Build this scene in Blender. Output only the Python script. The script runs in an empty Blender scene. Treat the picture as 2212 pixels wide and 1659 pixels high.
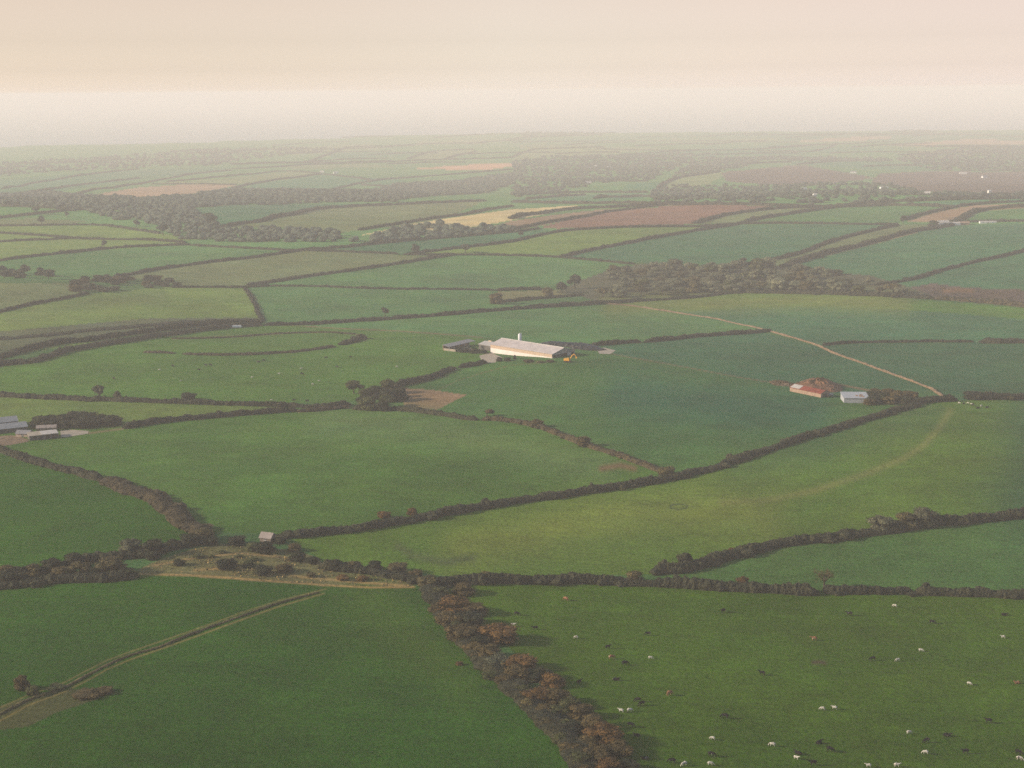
import bpy, math, random
import numpy as np
from mathutils import Vector, Matrix

# ------------------------------------------------------------------ camera, sky, sun, exposure
sc = bpy.context.scene
COL = sc.collection
LENS, CAM_H = 50.0, 200.0
FP = LENS / 36.0 * 2212.0                    # focal length in the 2212 x 1659 survey grid used below
TH, ROLL = math.atan(633.5 / FP), 0.0077
f_ = np.array([0, math.cos(TH), -math.sin(TH)])
r_ = np.array([1.0, 0, 0])
u_ = np.array([0, math.sin(TH), math.cos(TH)])
R_ = r_ * math.cos(ROLL) - u_ * math.sin(ROLL)
U_ = u_ * math.cos(ROLL) + r_ * math.sin(ROLL)
cam = bpy.data.cameras.new('camera')
cam.lens, cam.sensor_width = LENS, 36.0
cam.clip_start, cam.clip_end = 1.0, 120000.0
camo = bpy.data.objects.new('camera', cam)
COL.objects.link(camo)
camo.matrix_world = Matrix(((R_[0], U_[0], -f_[0], 0), (R_[1], U_[1], -f_[1], 0), (R_[2], U_[2], -f_[2], CAM_H), (0, 0, 0, 1)))
sc.camera = camo

SUN_EL, SUN_AZ = math.radians(22), math.radians(-98)      # azimuth clockwise from +Y (view direction)
world = bpy.data.worlds.new('World')
sc.world = world
world.use_nodes = True
wn, wl = world.node_tree.nodes, world.node_tree.links
bg = wn['Background']
sky = wn.new('ShaderNodeTexSky')
sky.sky_type = 'NISHITA'
sky.sun_disc = False
sky.sun_elevation = SUN_EL
sky.sun_rotation = SUN_AZ
sky.air_density, sky.dust_density, sky.ozone_density = 1.0, 0.7, 1.0
# hazy air low in the sky: creamy at the horizon, warmer on the sun's side (left)
wtc = wn.new('ShaderNodeTexCoord')
wsep = wn.new('ShaderNodeSeparateXYZ')
wl.new(wtc.outputs['Generated'], wsep.inputs[0])
def wramp(sock, stops):
    mr = wn.new('ShaderNodeMapRange')
    mr.inputs[1].default_value, mr.inputs[2].default_value = stops[0][0], stops[-1][0]
    wl.new(wsep.outputs[sock], mr.inputs[0])
    r = wn.new('ShaderNodeValToRGB')
    r.color_ramp.interpolation = 'LINEAR'
    el = r.color_ramp.elements
    while len(el) < len(stops):
        el.new(.5)
    for e_, (p_, c_) in zip(el, stops):
        e_.position = (p_ - stops[0][0]) / (stops[-1][0] - stops[0][0])
        e_.color = (*c_, 1)
    wl.new(mr.outputs[0], r.inputs[0])
    return r.outputs[0]
cur = sky.outputs[0]
for c_ in (wramp('Z', [(0, (1.05, .98, 1.24)), (.0045, (.93, .905, 1.17)), (.015, (.76, .72, .915)), (.034, (.694, .60, .704)), (.058, (.75, .57, .586)), (.07, (.76, .56, .55)), (.3, (.95, .92, .85))]),
           wramp('X', [(-.6, (.72, .64, .57)), (-.33, (.90, .875, .845)), (-.14, (.97, .95, .93)), (0, (1, 1, 1)), (.16, (.98, .95, .96)), (.33, (.90, .86, .89)), (.6, (.8, .76, .8))])):
    mx = wn.new('ShaderNodeMixRGB')
    mx.blend_type = 'MULTIPLY'
    mx.inputs[0].default_value = 1.0
    wl.new(cur, mx.inputs[1])
    wl.new(c_, mx.inputs[2])
    cur = mx.outputs[0]
wl.new(cur, bg.inputs[0])
bg.inputs[1].default_value = 0.14

sun = bpy.data.lights.new('sun', 'SUN')
sun.energy, sun.angle, sun.color = 3.5, math.radians(4), (1.0, 0.88, 0.72)
suno = bpy.data.objects.new('sun', sun)
COL.objects.link(suno)
sdir = Vector((math.sin(SUN_AZ) * math.cos(SUN_EL), math.cos(SUN_AZ) * math.cos(SUN_EL), math.sin(SUN_EL)))
suno.rotation_euler = sdir.to_track_quat('Z', 'Y').to_euler()

sc.view_settings.view_transform = 'Standard'
sc.view_settings.look = 'None'
sc.view_settings.exposure = 0.9
sc.view_settings.gamma = 1.0
sc.cycles.volume_bounces = 2
sc.cycles.max_bounces = 5
sc.cycles.use_denoising = False
HAZE_D = 1.45e-4

# ------------------------------------------------------------------ terrain shape
rng = np.random.default_rng(7)
random.seed(7)
WAVES = [(2.0, 420, .4), (1.5, 380, 1.7), (1.0, 260, 2.6), (4.5, 900, 1.1), (4.0, 1050, 2.4), (7.0, 1900, .2), (7.0, 2300, 1.4)]
PH = [.3, 2.1, 4.0, 1.2, 5.1, 2.6, .9]
BUMPS = [(30, 1046, 2.4, 26)]                # x, y, height, sigma


def zt(x, y):
    x, y = np.asarray(x, float), np.asarray(y, float)
    z = np.zeros(np.broadcast(x, y).shape)
    fade = np.clip(1.25 - y / 6000.0, .35, 1)
    for (a, l, d), p in zip(WAVES, PH):
        k = 2 * math.pi / l
        z = z + a * fade * np.sin(k * (x * math.cos(d) + y * math.sin(d)) + p)
    for bx, by, h, s in BUMPS:
        z = z + h * np.exp(-((x - bx) ** 2 + (y - by) ** 2) / (2 * s * s))
    q = np.clip((y - 1700) / 3600.0, 0, 1)
    z = z - 78 * q * q * (3 - 2 * q) - 12 * np.clip((y - 5300) / 5000.0, 0, 1)
    u = x / np.maximum(y, 1)
    coast = np.interp(u, [-.5, -.36, -.2, -.1, 0, .4], [8100, 8300, 8700, 9600, 10100, 10100]) + 120 * np.sin(x / 330) + 70 * np.sin(x / 140 + 1)
    t = np.clip((y - coast) / 350.0, 0, 1)
    t = t * t * (3 - 2 * t)
    return z * (1 - t) - 150 * t


ORG = np.array([0, 0, CAM_H])
TS = np.geomspace(300, 11500, 800)


def rays(P):
    P = np.asarray(P, float).reshape(-1, 2)
    d = f_ + R_ * ((P[:, :1] - 1106) / FP) + U_ * ((829.5 - P[:, 1:]) / FP)
    return d


def un(P, h=0.0):
    """survey grid points -> points on the terrain (h metres above it), first hit along the line of sight"""
    d = rays(P)
    out = []
    for q in d:
        X = ORG[:, None] + q[:, None] * TS
        g = X[2] - zt(X[0], X[1]) - h
        i = np.argmax(g < 0)
        if g[i] >= 0:
            i = len(TS) - 2
        a, b = TS[max(i - 1, 0)], TS[i]
        for _ in range(30):
            m = .5 * (a + b)
            p = ORG + q * m
            if p[2] - zt(p[0], p[1]) - h > 0:
                a = m
            else:
                b = m
        p = ORG + q * b
        out.append(p)
    return np.array(out)


def un_z(P, z):
    d = rays(P)
    return ORG + d * ((z - CAM_H) / d[:, 2:3])


ORD = ['first', 'second', 'third', 'fourth', 'fifth', 'sixth', 'seventh', 'eighth', 'ninth', 'tenth', 'eleventh', 'twelfth', 'thirteenth', 'fourteenth', 'fifteenth',
       'sixteenth', 'seventeenth', 'eighteenth', 'nineteenth', 'twentieth', 'twenty-first', 'twenty-second', 'twenty-third', 'twenty-fourth', 'twenty-fifth', 'twenty-sixth',
       'twenty-seventh', 'twenty-eighth', 'twenty-ninth', 'thirtieth', 'thirty-first', 'thirty-second', 'thirty-third', 'thirty-fourth', 'thirty-fifth', 'thirty-sixth',
       'thirty-seventh', 'thirty-eighth', 'thirty-ninth', 'fortieth', 'forty-first', 'forty-second', 'forty-third', 'forty-fourth', 'forty-fifth', 'forty-sixth']

# ------------------------------------------------------------------ mesh helpers
def mk_mesh(name, V, quads=None, tris=None, smooth=False):
    me = bpy.data.meshes.new(name)
    V = np.asarray(V, np.float32)
    q = np.zeros((0, 4), np.int32) if quads is None else np.asarray(quads, np.int32).reshape(-1, 4)
    t = np.zeros((0, 3), np.int32) if tris is None else np.asarray(tris, np.int32).reshape(-1, 3)
    me.vertices.add(len(V))
    me.vertices.foreach_set('co', V.ravel())
    me.loops.add(q.size + t.size)
    me.polygons.add(len(q) + len(t))
    me.loops.foreach_set('vertex_index', np.concatenate([q.ravel(), t.ravel()]))
    st = np.concatenate([np.arange(len(q)) * 4, q.size + np.arange(len(t)) * 3]).astype(np.int32)
    me.polygons.foreach_set('loop_start', st)
    me.polygons.foreach_set('use_smooth', np.full(len(q) + len(t), bool(smooth)))
    me.update(calc_edges=True)
    return me


def obj(name, me, mat=None, parent=None, loc=None, rz=0.0):
    o = bpy.data.objects.new(name, me)
    COL.objects.link(o)
    if mat is not None and me is not None and len(me.materials) == 0:
        me.materials.append(mat)
    elif mat is not None and me is not None:
        o.material_slots[0].link = 'OBJECT'
        o.material_slots[0].material = mat
    if parent is not None:
        o.parent = parent
    if loc is not None:
        o.location = [float(v) for v in loc]
    o.rotation_euler[2] = rz
    return o


def tag(o, label, cat=None, group=None, kind=None):
    if label: o['label'] = label
    if cat: o['category'] = cat
    if group: o['group'] = group
    if kind: o['kind'] = kind
    return o


def empty(name, loc, rz=0.0):
    o = bpy.data.objects.new(name, None)
    COL.objects.link(o)
    o.location = [float(v) for v in loc]
    o.rotation_euler[2] = rz
    o.empty_display_size = 1
    return o


class MB:
    """collects boxes, prisms and tubes for ONE mesh"""
    def __init__(s):
        s.v, s.q, s.t, s.n = [], [], [], 0

    def add(s, V, q=(), t=()):
        s.v.append(np.asarray(V, float))
        if len(q): s.q.append(np.asarray(q) + s.n)
        if len(t): s.t.append(np.asarray(t) + s.n)
        s.n += len(V)
        return s

    def hexa(s, c):      # 8 corners: bottom ring ccw, top ring
        return s.add(c, [(3, 2, 1, 0), (4, 5, 6, 7), (0, 1, 5, 4), (1, 2, 6, 5), (2, 3, 7, 6), (3, 0, 4, 7)])

    def box(s, x0, x1, y0, y1, z0, z1):
        return s.hexa([(x0, y0, z0), (x1, y0, z0), (x1, y1, z0), (x0, y1, z0), (x0, y0, z1), (x1, y0, z1), (x1, y1, z1), (x0, y1, z1)])

    def tube(s, pts, rad, n=7, cap=True):
        pts = [Vector(p) for p in pts]
        k = len(pts)
        V = []
        for i, p in enumerate(pts):
            d = (pts[min(i + 1, k - 1)] - pts[max(i - 1, 0)]).normalized()
            a = d.orthogonal().normalized() if abs(d.z) < .9 else Vector((1, 0, 0)).cross(d).normalized()
            b = d.cross(a)
            for j in range(n):
                an = 2 * math.pi * j / n
                V.append(p + (a * math.cos(an) + b * math.sin(an)) * rad[i])
        q = [(i * n + j, i * n + (j + 1) % n, (i + 1) * n + (j + 1) % n, (i + 1) * n + j) for i in range(k - 1) for j in range(n)]
        t = []
        if cap:
            V += [pts[0], pts[-1]]
            t = [(k * n, (j + 1) % n, j) for j in range(n)] + [(k * n + 1, (k - 1) * n + j, (k - 1) * n + (j + 1) % n) for j in range(n)]
        return s.add([tuple(v) for v in V], q, t)

    def mesh(s, name, smooth=False):
        return mk_mesh(name, np.concatenate(s.v), np.concatenate(s.q) if s.q else None, np.concatenate(s.t) if s.t else None, smooth)


def leaf_quads(P, N, size, g):
    """one small randomly turned leaf clump face per point"""
    n = len(P)
    N = N + g.normal(0, .55, (n, 3))
    N /= np.linalg.norm(N, axis=1)[:, None] + 1e-9
    A = np.cross(N, g.normal(0, 1, (n, 3)))
    A /= np.linalg.norm(A, axis=1)[:, None] + 1e-9
    B = np.cross(N, A)
    s = (size * g.uniform(.55, 1.25, n))[:, None] * .5
    s2 = s * g.uniform(.5, 1.0, n)[:, None]
    V = np.stack([P - A * s, P + B * s2, P + A * s, P - B * s2], 1).reshape(-1, 3)
    return V, np.arange(4 * n).reshape(-1, 4)


# ------------------------------------------------------------------ materials
def new_mat(name, rough=.9):
    m = bpy.data.materials.new(name)
    m.use_nodes = True
    b = m.node_tree.nodes['Principled BSDF']
    b.inputs['Roughness'].default_value = rough
    b.inputs['Specular IOR Level'].default_value = .15
    return m, m.node_tree.nodes, m.node_tree.links, b


def ramp_noise(N, L, vec, scale, lo, hi, detail=4, rough=.6):
    t = N.new('ShaderNodeTexNoise')
    t.inputs['Scale'].default_value = scale
    t.inputs['Detail'].default_value = detail
    t.inputs['Roughness'].default_value = rough
    L.new(vec, t.inputs['Vector'])
    m = N.new('ShaderNodeMapRange')
    m.inputs[1].default_value, m.inputs[2].default_value = .3, .7
    m.inputs[3].default_value, m.inputs[4].default_value = lo, hi
    L.new(t.outputs[0], m.inputs[0])
    return m.outputs[0]


def mul(N, L, a, b):
    m = N.new('ShaderNodeVectorMath')
    m.operation = 'MULTIPLY'
    L.new(a, m.inputs[0])
    L.new(b, m.inputs[1])
    return m.outputs[0]


def foliage(name, c1, c2, scale=.35, c3=None):
    """leaf colour: two leaf tones in clumps, a little variation plant to plant"""
    m, N, L, b = new_mat(name, .85)
    geo = N.new('ShaderNodeNewGeometry')
    t = N.new('ShaderNodeTexNoise')
    t.inputs['Scale'].default_value = scale
    t.inputs['Detail'].default_value = 3
    L.new(geo.outputs['Position'], t.inputs['Vector'])
    r = N.new('ShaderNodeValToRGB')
    r.color_ramp.elements[0].position, r.color_ramp.elements[1].position = .36, .64
    r.color_ramp.elements[0].color = (*c1, 1)
    r.color_ramp.elements[1].color = (*c2, 1)
    if c3:
        e = r.color_ramp.elements.new(.5)
        e.color = (*c3, 1)
    L.new(t.outputs[0], r.inputs[0])
    v = ramp_noise(N, L, geo.outputs['Position'], 1.3, .6, 1.4, 2)
    col = mul(N, L, r.outputs[0], v)
    oi = N.new('ShaderNodeObjectInfo')
    mr = N.new('ShaderNodeMapRange')
    mr.inputs[3].default_value, mr.inputs[4].default_value = .8, 1.2
    L.new(oi.outputs['Random'], mr.inputs[0])
    col = mul(N, L, col, mr.outputs[0])
    L.new(col, b.inputs['Base Color'])
    return m


def plain(name, c, var=.2, scale=.6, rough=.85, stretch=None):
    m, N, L, b = new_mat(name, rough)
    tc = N.new('ShaderNodeTexCoord')
    vec = tc.outputs['Object']
    if stretch:
        mp = N.new('ShaderNodeMapping')
        mp.inputs['Scale'].default_value = stretch
        L.new(vec, mp.inputs[0])
        vec = mp.outputs[0]
    v = ramp_noise(N, L, vec, scale, 1 - var, 1 + var)
    rgb = N.new('ShaderNodeRGB')
    rgb.outputs[0].default_value = (*c, 1)
    L.new(mul(N, L, rgb.outputs[0], v), b.inputs['Base Color'])
    return m


M = {
    'rust': foliage('foliage_rust', (.066, .037, .012), (.112, .058, .015)),
    'brown': foliage('foliage_brown', (.052, .040, .015), (.090, .062, .021)),
    'olive': foliage('foliage_olive', (.036, .044, .014), (.068, .068, .022)),
    'dark': foliage('foliage_dark', (.013, .017, .008), (.028, .030, .012)),
    'tan': foliage('foliage_tan', (.055, .046, .018), (.095, .075, .027)),
    'sage': foliage('foliage_sage', (.075, .085, .048), (.145, .14, .078), .12),
    'grey': foliage('foliage_grey', (.042, .046, .026), (.082, .080, .044)),
    'hedge': foliage('foliage_hedge', (.016, .018, .009), (.032, .031, .014), .25),
    'hedge_brown': foliage('foliage_hedge_brown', (.030, .024, .012), (.058, .044, .02), .25),
    'wood': foliage('foliage_wood', (.030, .042, .030), (.054, .066, .042), .05),
    'gorse': foliage('foliage_gorse', (.05, .06, .02), (.11, .10, .03), .4),
    'dry': foliage('dry_grass', (.15, .105, .04), (.26, .18, .065), .3),
    'bark': plain('bark', (.06, .045, .03)),
    'earth': plain('earth', (.15, .10, .06), .35, .25),
    'concrete': plain('concrete', (0.294, 0.245, 0.189), .2, .3),
}

# field colours (real albedo, except shade painted into one moor slope)
G1, TE, YG, OL, DK = (.038, .104, .028), (.023, .084, .034), (.078, .130, .026), (.042, .106, .013), (.018, .066, .003)
YF, LR, BF = (.054, .108, .011), (.038, .087, .002), (.032, .092, .020)
PA, ST, BR, TA, HE, WD, PI = (.080, .108, .042), (.33, .27, .13), (.12, .062, .042), (.17, .115, .07), (.058, .042, .034), (.048, .052, .03), (.28, .155, .09)
RG = (.10, .10, .04)
FIELDS = [
    # far country
    (G1, [(-300, 300), (2600, 270), (2600, 520), (-300, 560)]),
    (PA, [(880, 345), (940, 325), (1026, 325), (960, 345)]), (PA, [(1106, 345), (1140, 322), (1300, 318), (1450, 320), (1300, 335)]),
    (TE, [(1320, 335), (1556, 318), (1750, 312), (1926, 322), (1700, 335), (1450, 340)]), (TE, [(1450, 290), (1900, 285), (2300, 288), (2300, 303), (1700, 306)]),
    (TA, [(1716, 305), (1800, 298), (1926, 293), (1930, 299), (1830, 306)]), (TA, [(1936, 314), (2010, 307), (2081, 301), (2300, 304), (2300, 313), (2081, 312)]),
    (PI, [(880, 365), (960, 359), (1106, 351), (1130, 354), (1106, 359), (1050, 368)]), (PA, [(560, 322), (800, 310), (830, 322), (640, 334)]),
    (TE, [(-200, 405), (100, 380), (300, 366), (500, 362), (490, 372), (300, 388), (60, 422), (-200, 430)]),
    (G1, [(170, 412), (300, 392), (500, 368), (680, 372), (520, 385), (360, 400), (300, 402)]),
    (TA, [(170, 428), (240, 414), (300, 405), (450, 395), (515, 400), (450, 413), (350, 428), (250, 432)]),
    (PA, [(330, 396), (500, 384), (630, 370), (700, 374), (640, 385), (515, 398)]),
    (TE, [(540, 400), (690, 378), (880, 388), (850, 400), (700, 413), (540, 414)]),
    (G1, [(700, 413), (760, 398), (830, 404), (850, 414), (790, 424)]),
    (PA, [(1400, 405), (1450, 385), (1540, 372), (1570, 375), (1530, 398), (1440, 408)]),
    (TE, [(1106, 430), (1250, 420), (1400, 418), (1390, 428), (1200, 442), (1106, 438)]), (TE, [(1350, 400), (1390, 394), (1445, 394), (1430, 410), (1350, 412)]),
    (TA, [(1410, 426), (1450, 421), (1510, 421), (1500, 428)]), (TE, [(1660, 346), (1990, 352), (2030, 366), (1850, 364), (1700, 352)]),
    (PA, [(1950, 338), (2100, 334), (2090, 338), (1960, 341)]), (TE, [(1970, 437), (2300, 425), (2300, 436), (2000, 445)]),
    (HE, [(1556, 372), (1730, 356), (1800, 368), (1900, 385), (1760, 400), (1700, 402), (1570, 392)]),
    (HE, [(1900, 375), (2000, 370), (2300, 372), (2300, 420), (2000, 415), (1880, 395)]),
    (TE, [(415, 453), (500, 443), (850, 438), (700, 450), (475, 492), (440, 468)]),
    (PA, [(475, 492), (700, 450), (1050, 432), (950, 478), (775, 497), (720, 505), (600, 492)]),
    (PA, [(-200, 468), (90, 473), (200, 478), (100, 488), (-200, 490)]),
    (YG, [(-200, 490), (100, 488), (300, 490), (420, 520), (-200, 540)]),
    (PA, [(1120, 314), (1290, 310), (1290, 316), (1120, 322)]), (TE, [(1560, 326), (1760, 318), (1900, 322), (1700, 332)]), (PA, [(900, 306), (1080, 300), (1090, 306), (900, 314)]),
    (TE, [(700, 332), (880, 326), (900, 336), (720, 342)]), (PA, [(1980, 322), (2200, 324), (2200, 330), (1980, 330)]), (TE, [(1300, 352), (1420, 348), (1400, 358), (1290, 362)]),
    (PA, [(600, 358), (780, 354), (850, 360), (640, 366)]), (TE, [(1130, 300), (1500, 292), (1500, 298), (1130, 306)]), (PA, [(1450, 300), (1680, 298), (1680, 303), (1450, 306)]),
    # middle country
    (TE, [(670, 540), (800, 528), (950, 515), (1106, 500), (1166, 493), (1206, 500), (1106, 523), (1000, 535), (875, 550)]),
    (ST, [(780, 508), (860, 490), (950, 474), (1106, 452), (1166, 449), (1256, 443), (1176, 463), (1106, 475), (1030, 490), (950, 497)]),
    (TA, [(1035, 497), (1106, 477), (1206, 463), (1310, 451), (1436, 446), (1306, 460), (1186, 484), (1100, 499)]),
    (BR, [(1166, 491), (1236, 473), (1306, 458), (1436, 445), (1556, 441), (1671, 445), (1600, 458), (1556, 470), (1496, 484), (1356, 489), (1206, 494)]),
    (PA, [(1496, 484), (1581, 463), (1681, 450), (1801, 446), (1700, 462), (1606, 482)]),
    (G1, [(1606, 483), (1631, 475), (1801, 448), (1931, 445), (2028, 456), (1936, 485)]),
    (TA, [(1959, 478), (2028, 456), (2106, 443), (2300, 436), (2300, 444), (2106, 457), (2067, 472), (2041, 480)]),
    (G1, [(2070, 480), (2106, 460), (2300, 447), (2300, 478)]),
    (YG, [(-300, 520), (-300, 566), (0, 563), (150, 545), (410, 527), (300, 505), (90, 500)]),
    (G1, [(-300, 566), (0, 563), (150, 546), (410, 529), (690, 536), (400, 573), (250, 597), (160, 610), (0, 600), (-300, 600)]),
    (PA, [(250, 597), (400, 573), (690, 536), (875, 551), (950, 553), (750, 585), (535, 617), (390, 617)]),
    (G1, [(535, 617), (750, 585), (950, 553), (1106, 551), (1206, 555), (1371, 570), (1330, 585), (1240, 610), (1067, 626), (864, 623)]),
    (YG, [(875, 550), (1000, 535), (1106, 523), (1206, 500), (1356, 490), (1531, 490), (1356, 525), (1206, 555), (1106, 551), (925, 550)]),
    (TE, [(1206, 555), (1356, 525), (1506, 498), (1581, 486), (1756, 483), (1936, 485), (1806, 518), (1731, 545), (1606, 572), (1400, 568)]),
    (PA, [(1620, 572), (1731, 545), (1806, 518), (1936, 485), (2056, 485), (1981, 498), (1856, 530), (1756, 553), (1696, 573)]),
    (TE, [(1696, 575), (1756, 553), (1856, 530), (1981, 498), (2057, 486), (2212, 482), (2500, 480), (2500, 420), (2700, 520), (2212, 540), (2049, 581), (1961, 606), (1891, 616), (1800, 590)]),
    (TE, [(1891, 616), (1961, 606), (2049, 581), (2172, 553), (2212, 540), (2600, 430), (2600, 690), (2212, 663), (2017, 645)]),
    (HE, [(1940, 625), (2017, 612), (2090, 622), (2212, 626), (2600, 640), (2600, 690), (2212, 663), (2017, 645)]),
    (PA, [(-300, 610), (160, 612), (200, 640), (78, 656), (0, 674), (-300, 730)]),
    (YG, [(-300, 735), (0, 674), (78, 656), (176, 637), (375, 619), (529, 621), (547, 651), (566, 694), (391, 712), (0, 770), (-300, 820)]),
    ((.055, .07, .036), [(-300, 745), (0, 716), (150, 703), (313, 688), (566, 686), (566, 697), (430, 708), (313, 720), (117, 745), (0, 775), (-300, 830)]),  # dark rough moor, with the slope's shade put into its colour
    (G1, [(529, 621), (664, 618), (864, 623), (1061, 626), (1061, 655), (1305, 655), (1129, 666), (973, 680), (778, 694), (578, 703), (547, 651)]),
    (RG, [(1075, 630), (1173, 627), (1290, 625), (1290, 634), (1146, 643), (1075, 650)]),
    (WD, [(1200, 632), (1260, 603), (1330, 578), (1420, 566), (1500, 575), (1640, 568), (1760, 585), (1880, 595), (1940, 612), (2017, 640), (1880, 638), (1744, 633), (1607, 631), (1501, 642), (1392, 648), (1300, 655), (1255, 640)]),
    (G1, [(605, 703), (864, 690), (1129, 668), (1305, 657), (1441, 672), (1539, 688), (1645, 714), (1520, 725), (1383, 739), (1290, 750), (1043, 728), (778, 711)]),
    (OL, [(1305, 657), (1392, 648), (1607, 632), (1880, 640), (2212, 665), (2600, 700), (2600, 738), (2212, 738), (1891, 739), (1768, 745), (1603, 702), (1441, 672)]),
    (TE, [(1441, 674), (1600, 665), (1800, 660), (2000, 672), (2212, 690), (2600, 720), (2600, 738), (2212, 738), (1891, 739), (1768, 745), (1603, 702)]),
    (OL, [(-300, 840), (0, 792), (156, 759), (273, 740), (391, 722), (508, 708), (605, 702), (778, 713), (1043, 730), (1060, 765), (1051, 783), (981, 795), (875, 830), (780, 860), (742, 871), (391, 869), (195, 863), (0, 854), (-300, 850)]),
    (YG, [(-300, 850), (0, 857), (195, 866), (391, 872), (641, 880), (469, 899), (352, 910), (266, 924), (190, 926), (0, 925), (-300, 930)]),
    (TE, [(1297, 760), (1280, 748), (1383, 741), (1520, 727), (1645, 718), (1768, 748), (1873, 789), (1944, 815), (2039, 857), (1950, 865), (1800, 850), (1652, 825), (1481, 793)]),
    (TE, [(1768, 747), (1891, 741), (2212, 738), (2600, 738), (2600, 862), (2080, 864), (2039, 857), (1944, 815), (1873, 789)]),
    (BF, [(867, 838), (875, 830), (981, 795), (1051, 783), (1190, 776), (1297, 760), (1481, 793), (1652, 825), (1800, 850), (1993, 866), (1856, 912), (1750, 943), (1610, 989), (1504, 1020), (1434, 1020), (1324, 981), (1266, 963), (1149, 920), (1031, 906), (875, 887)]),
    (TA, [(867, 838), (935, 842), (1008, 853), (946, 885), (871, 880)]),
    # near country
    (OL, [(266, 926), (469, 900), (641, 888), (778, 884), (953, 897), (1149, 921), (1266, 964), (1434, 1021), (1179, 1076), (864, 1128), (601, 1155), (441, 1148), (361, 1102), (240, 1050), (98, 1006), (0, 975), (-300, 930), (-300, 925)]),
    (DK, [(-300, 930), (0, 975), (98, 1008), (219, 1040), (321, 1076), (401, 1132), (441, 1150), (300, 1200), (0, 1255), (-300, 1290)]),
    (YF, [(620, 1158), (864, 1128), (1179, 1078), (1467, 1032), (1610, 990), (1856, 913), (1993, 868), (2212, 862), (2600, 850), (2600, 1030), (2212, 1112), (1869, 1154), (1588, 1200), (1408, 1240), (1020, 1250), (700, 1215)]),
    ((.036, .092, .018), [(1408, 1240), (1588, 1204), (1869, 1158), (2212, 1116), (2600, 1060), (2600, 1300), (2212, 1290), (1777, 1279), (1555, 1270)]),
    (LR, [(940, 1260), (1348, 1262), (1709, 1282), (2212, 1290), (2600, 1295), (2900, 1900), (1350, 1900), (1320, 1600), (1100, 1400)]),
    (DK, [(-400, 1290), (0, 1270), (300, 1240), (600, 1252), (890, 1270), (940, 1262), (960, 1340), (1080, 1450), (1220, 1600), (1260, 1900), (-800, 1900)]),
    (RG, [(285, 1238), (330, 1215), (417, 1185), (480, 1175), (560, 1182), (640, 1190), (690, 1205), (700, 1225), (860, 1250), (900, 1262), (880, 1270), (700, 1266), (470, 1250)]),
    ((.05, .06, .02), [(-200, 1545), (0, 1525), (90, 1500), (160, 1488), (250, 1492), (210, 1510), (120, 1540), (60, 1570), (-200, 1600)]),
]
# soft streaks of paler or browner grass: colour, half width in survey units, line
STREAKS = [
    ((.100, .145, .020), 55, [(1000, 1190), (1300, 1120), (1500, 1100), (1650, 1120)]),
    ((.026, .080, .026), 110, [(2260, 880), (2270, 1000), (2240, 1080)]),
    ((.045, .10, .02), 45, [(1600, 1010), (1850, 930), (2000, 900)]),
    ((.10, .14, .03), 22, [(1320, 662), (1500, 655), (1750, 648), (1950, 655)]),
    ((.09, .14, .035), 16, [(20, 690), (180, 655), (350, 640)]),
    ((.018, .08, .036), 60, [(1350, 850), (1600, 880), (1750, 890)]),
    ((.034, .085, .005), 60, [(800, 1300), (900, 1380), (1000, 1480)]),
    ((.062, .125, .03), 40, [(700, 910), (900, 920), (1150, 980), (1300, 1010)]),
    ((.16, .09, .045), 4, [(2040, 629), (2070, 626), (2100, 629)]),
    ((.10, .07, .035), 1.6, [(790, 735), (781, 729), (765, 721), (723, 717), (625, 719), (508, 727), (400, 730), (371, 731)]),
    ((.13, .12, .04), 1.4, [(705, 1272), (600, 1298), (521, 1324), (401, 1367), (281, 1408), (233, 1426), (192, 1446), (140, 1474), (60, 1502), (-60, 1555)]),
    ((.15, .125, .04), 1.5, [(700, 1282), (600, 1311), (521, 1339), (401, 1383), (281, 1425), (233, 1445), (200, 1464), (140, 1494), (60, 1524), (-60, 1590)]),
    ((.105, .135, .03), 8, [(2053, 887), (2031, 922), (1996, 961), (1954, 989), (1880, 1020), (1760, 1060), (1650, 1082), (1560, 1085)]),
    ((.06, .09, .022), 10, [(1020, 1205), (960, 1215), (890, 1200), (860, 1180)]),
    ((.26, .17, .065), 1.9, [(285, 1240), (420, 1243), (560, 1253), (700, 1264), (800, 1269), (895, 1268)]),
    ((.25, .18, .07), 3.0, [(420, 1232), (500, 1225), (560, 1232), (640, 1245), (760, 1256), (880, 1266)]),
    ((.26, .18, .08), 1.6, [(330, 1222), (420, 1205), (520, 1195), (620, 1205), (690, 1218)]),
    ((.085, .085, .03), .9, [(946, 842), (990, 822), (1050, 803), (1100, 790), (1180, 783)]),
    ((.14, .085, .045), 1.0, [(605, 701), (723, 709), (864, 715), (973, 723), (1043, 729)]),
    ((.11, .09, .045), 1.1, [(1297, 760), (1363, 772), (1481, 793), (1575, 811), (1652, 824), (1705, 832)]),
    ((.20, .11, .06), 1.6, [(1808, 830), (1850, 838), (1880, 844)]),
    ((.15, .12, .06), 2.0, [(191, 936), (266, 926)]),
    ((.30, .24, .17), 2.0, [(645, 889), (700, 882), (755, 874)]),
    ((.03, .055, .02), 1.6, [(1447, 1094), (1452, 1090), (1470, 1089), (1485, 1093), (1482, 1098), (1465, 1100), (1450, 1098), (1447, 1094)]),
    ((.06, .05, .025), 4.5, [(1757, 1431), (1770, 1430), (1781, 1432)]),
    ((.13, .09, .04), 7, [(1300, 1012), (1340, 1005), (1370, 1012)]),
    ((.26, .15, .07), 1.6, [(1690, 577), (1756, 557), (1856, 533), (1981, 501)]),
]
BASEC = np.array(G1)


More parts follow.
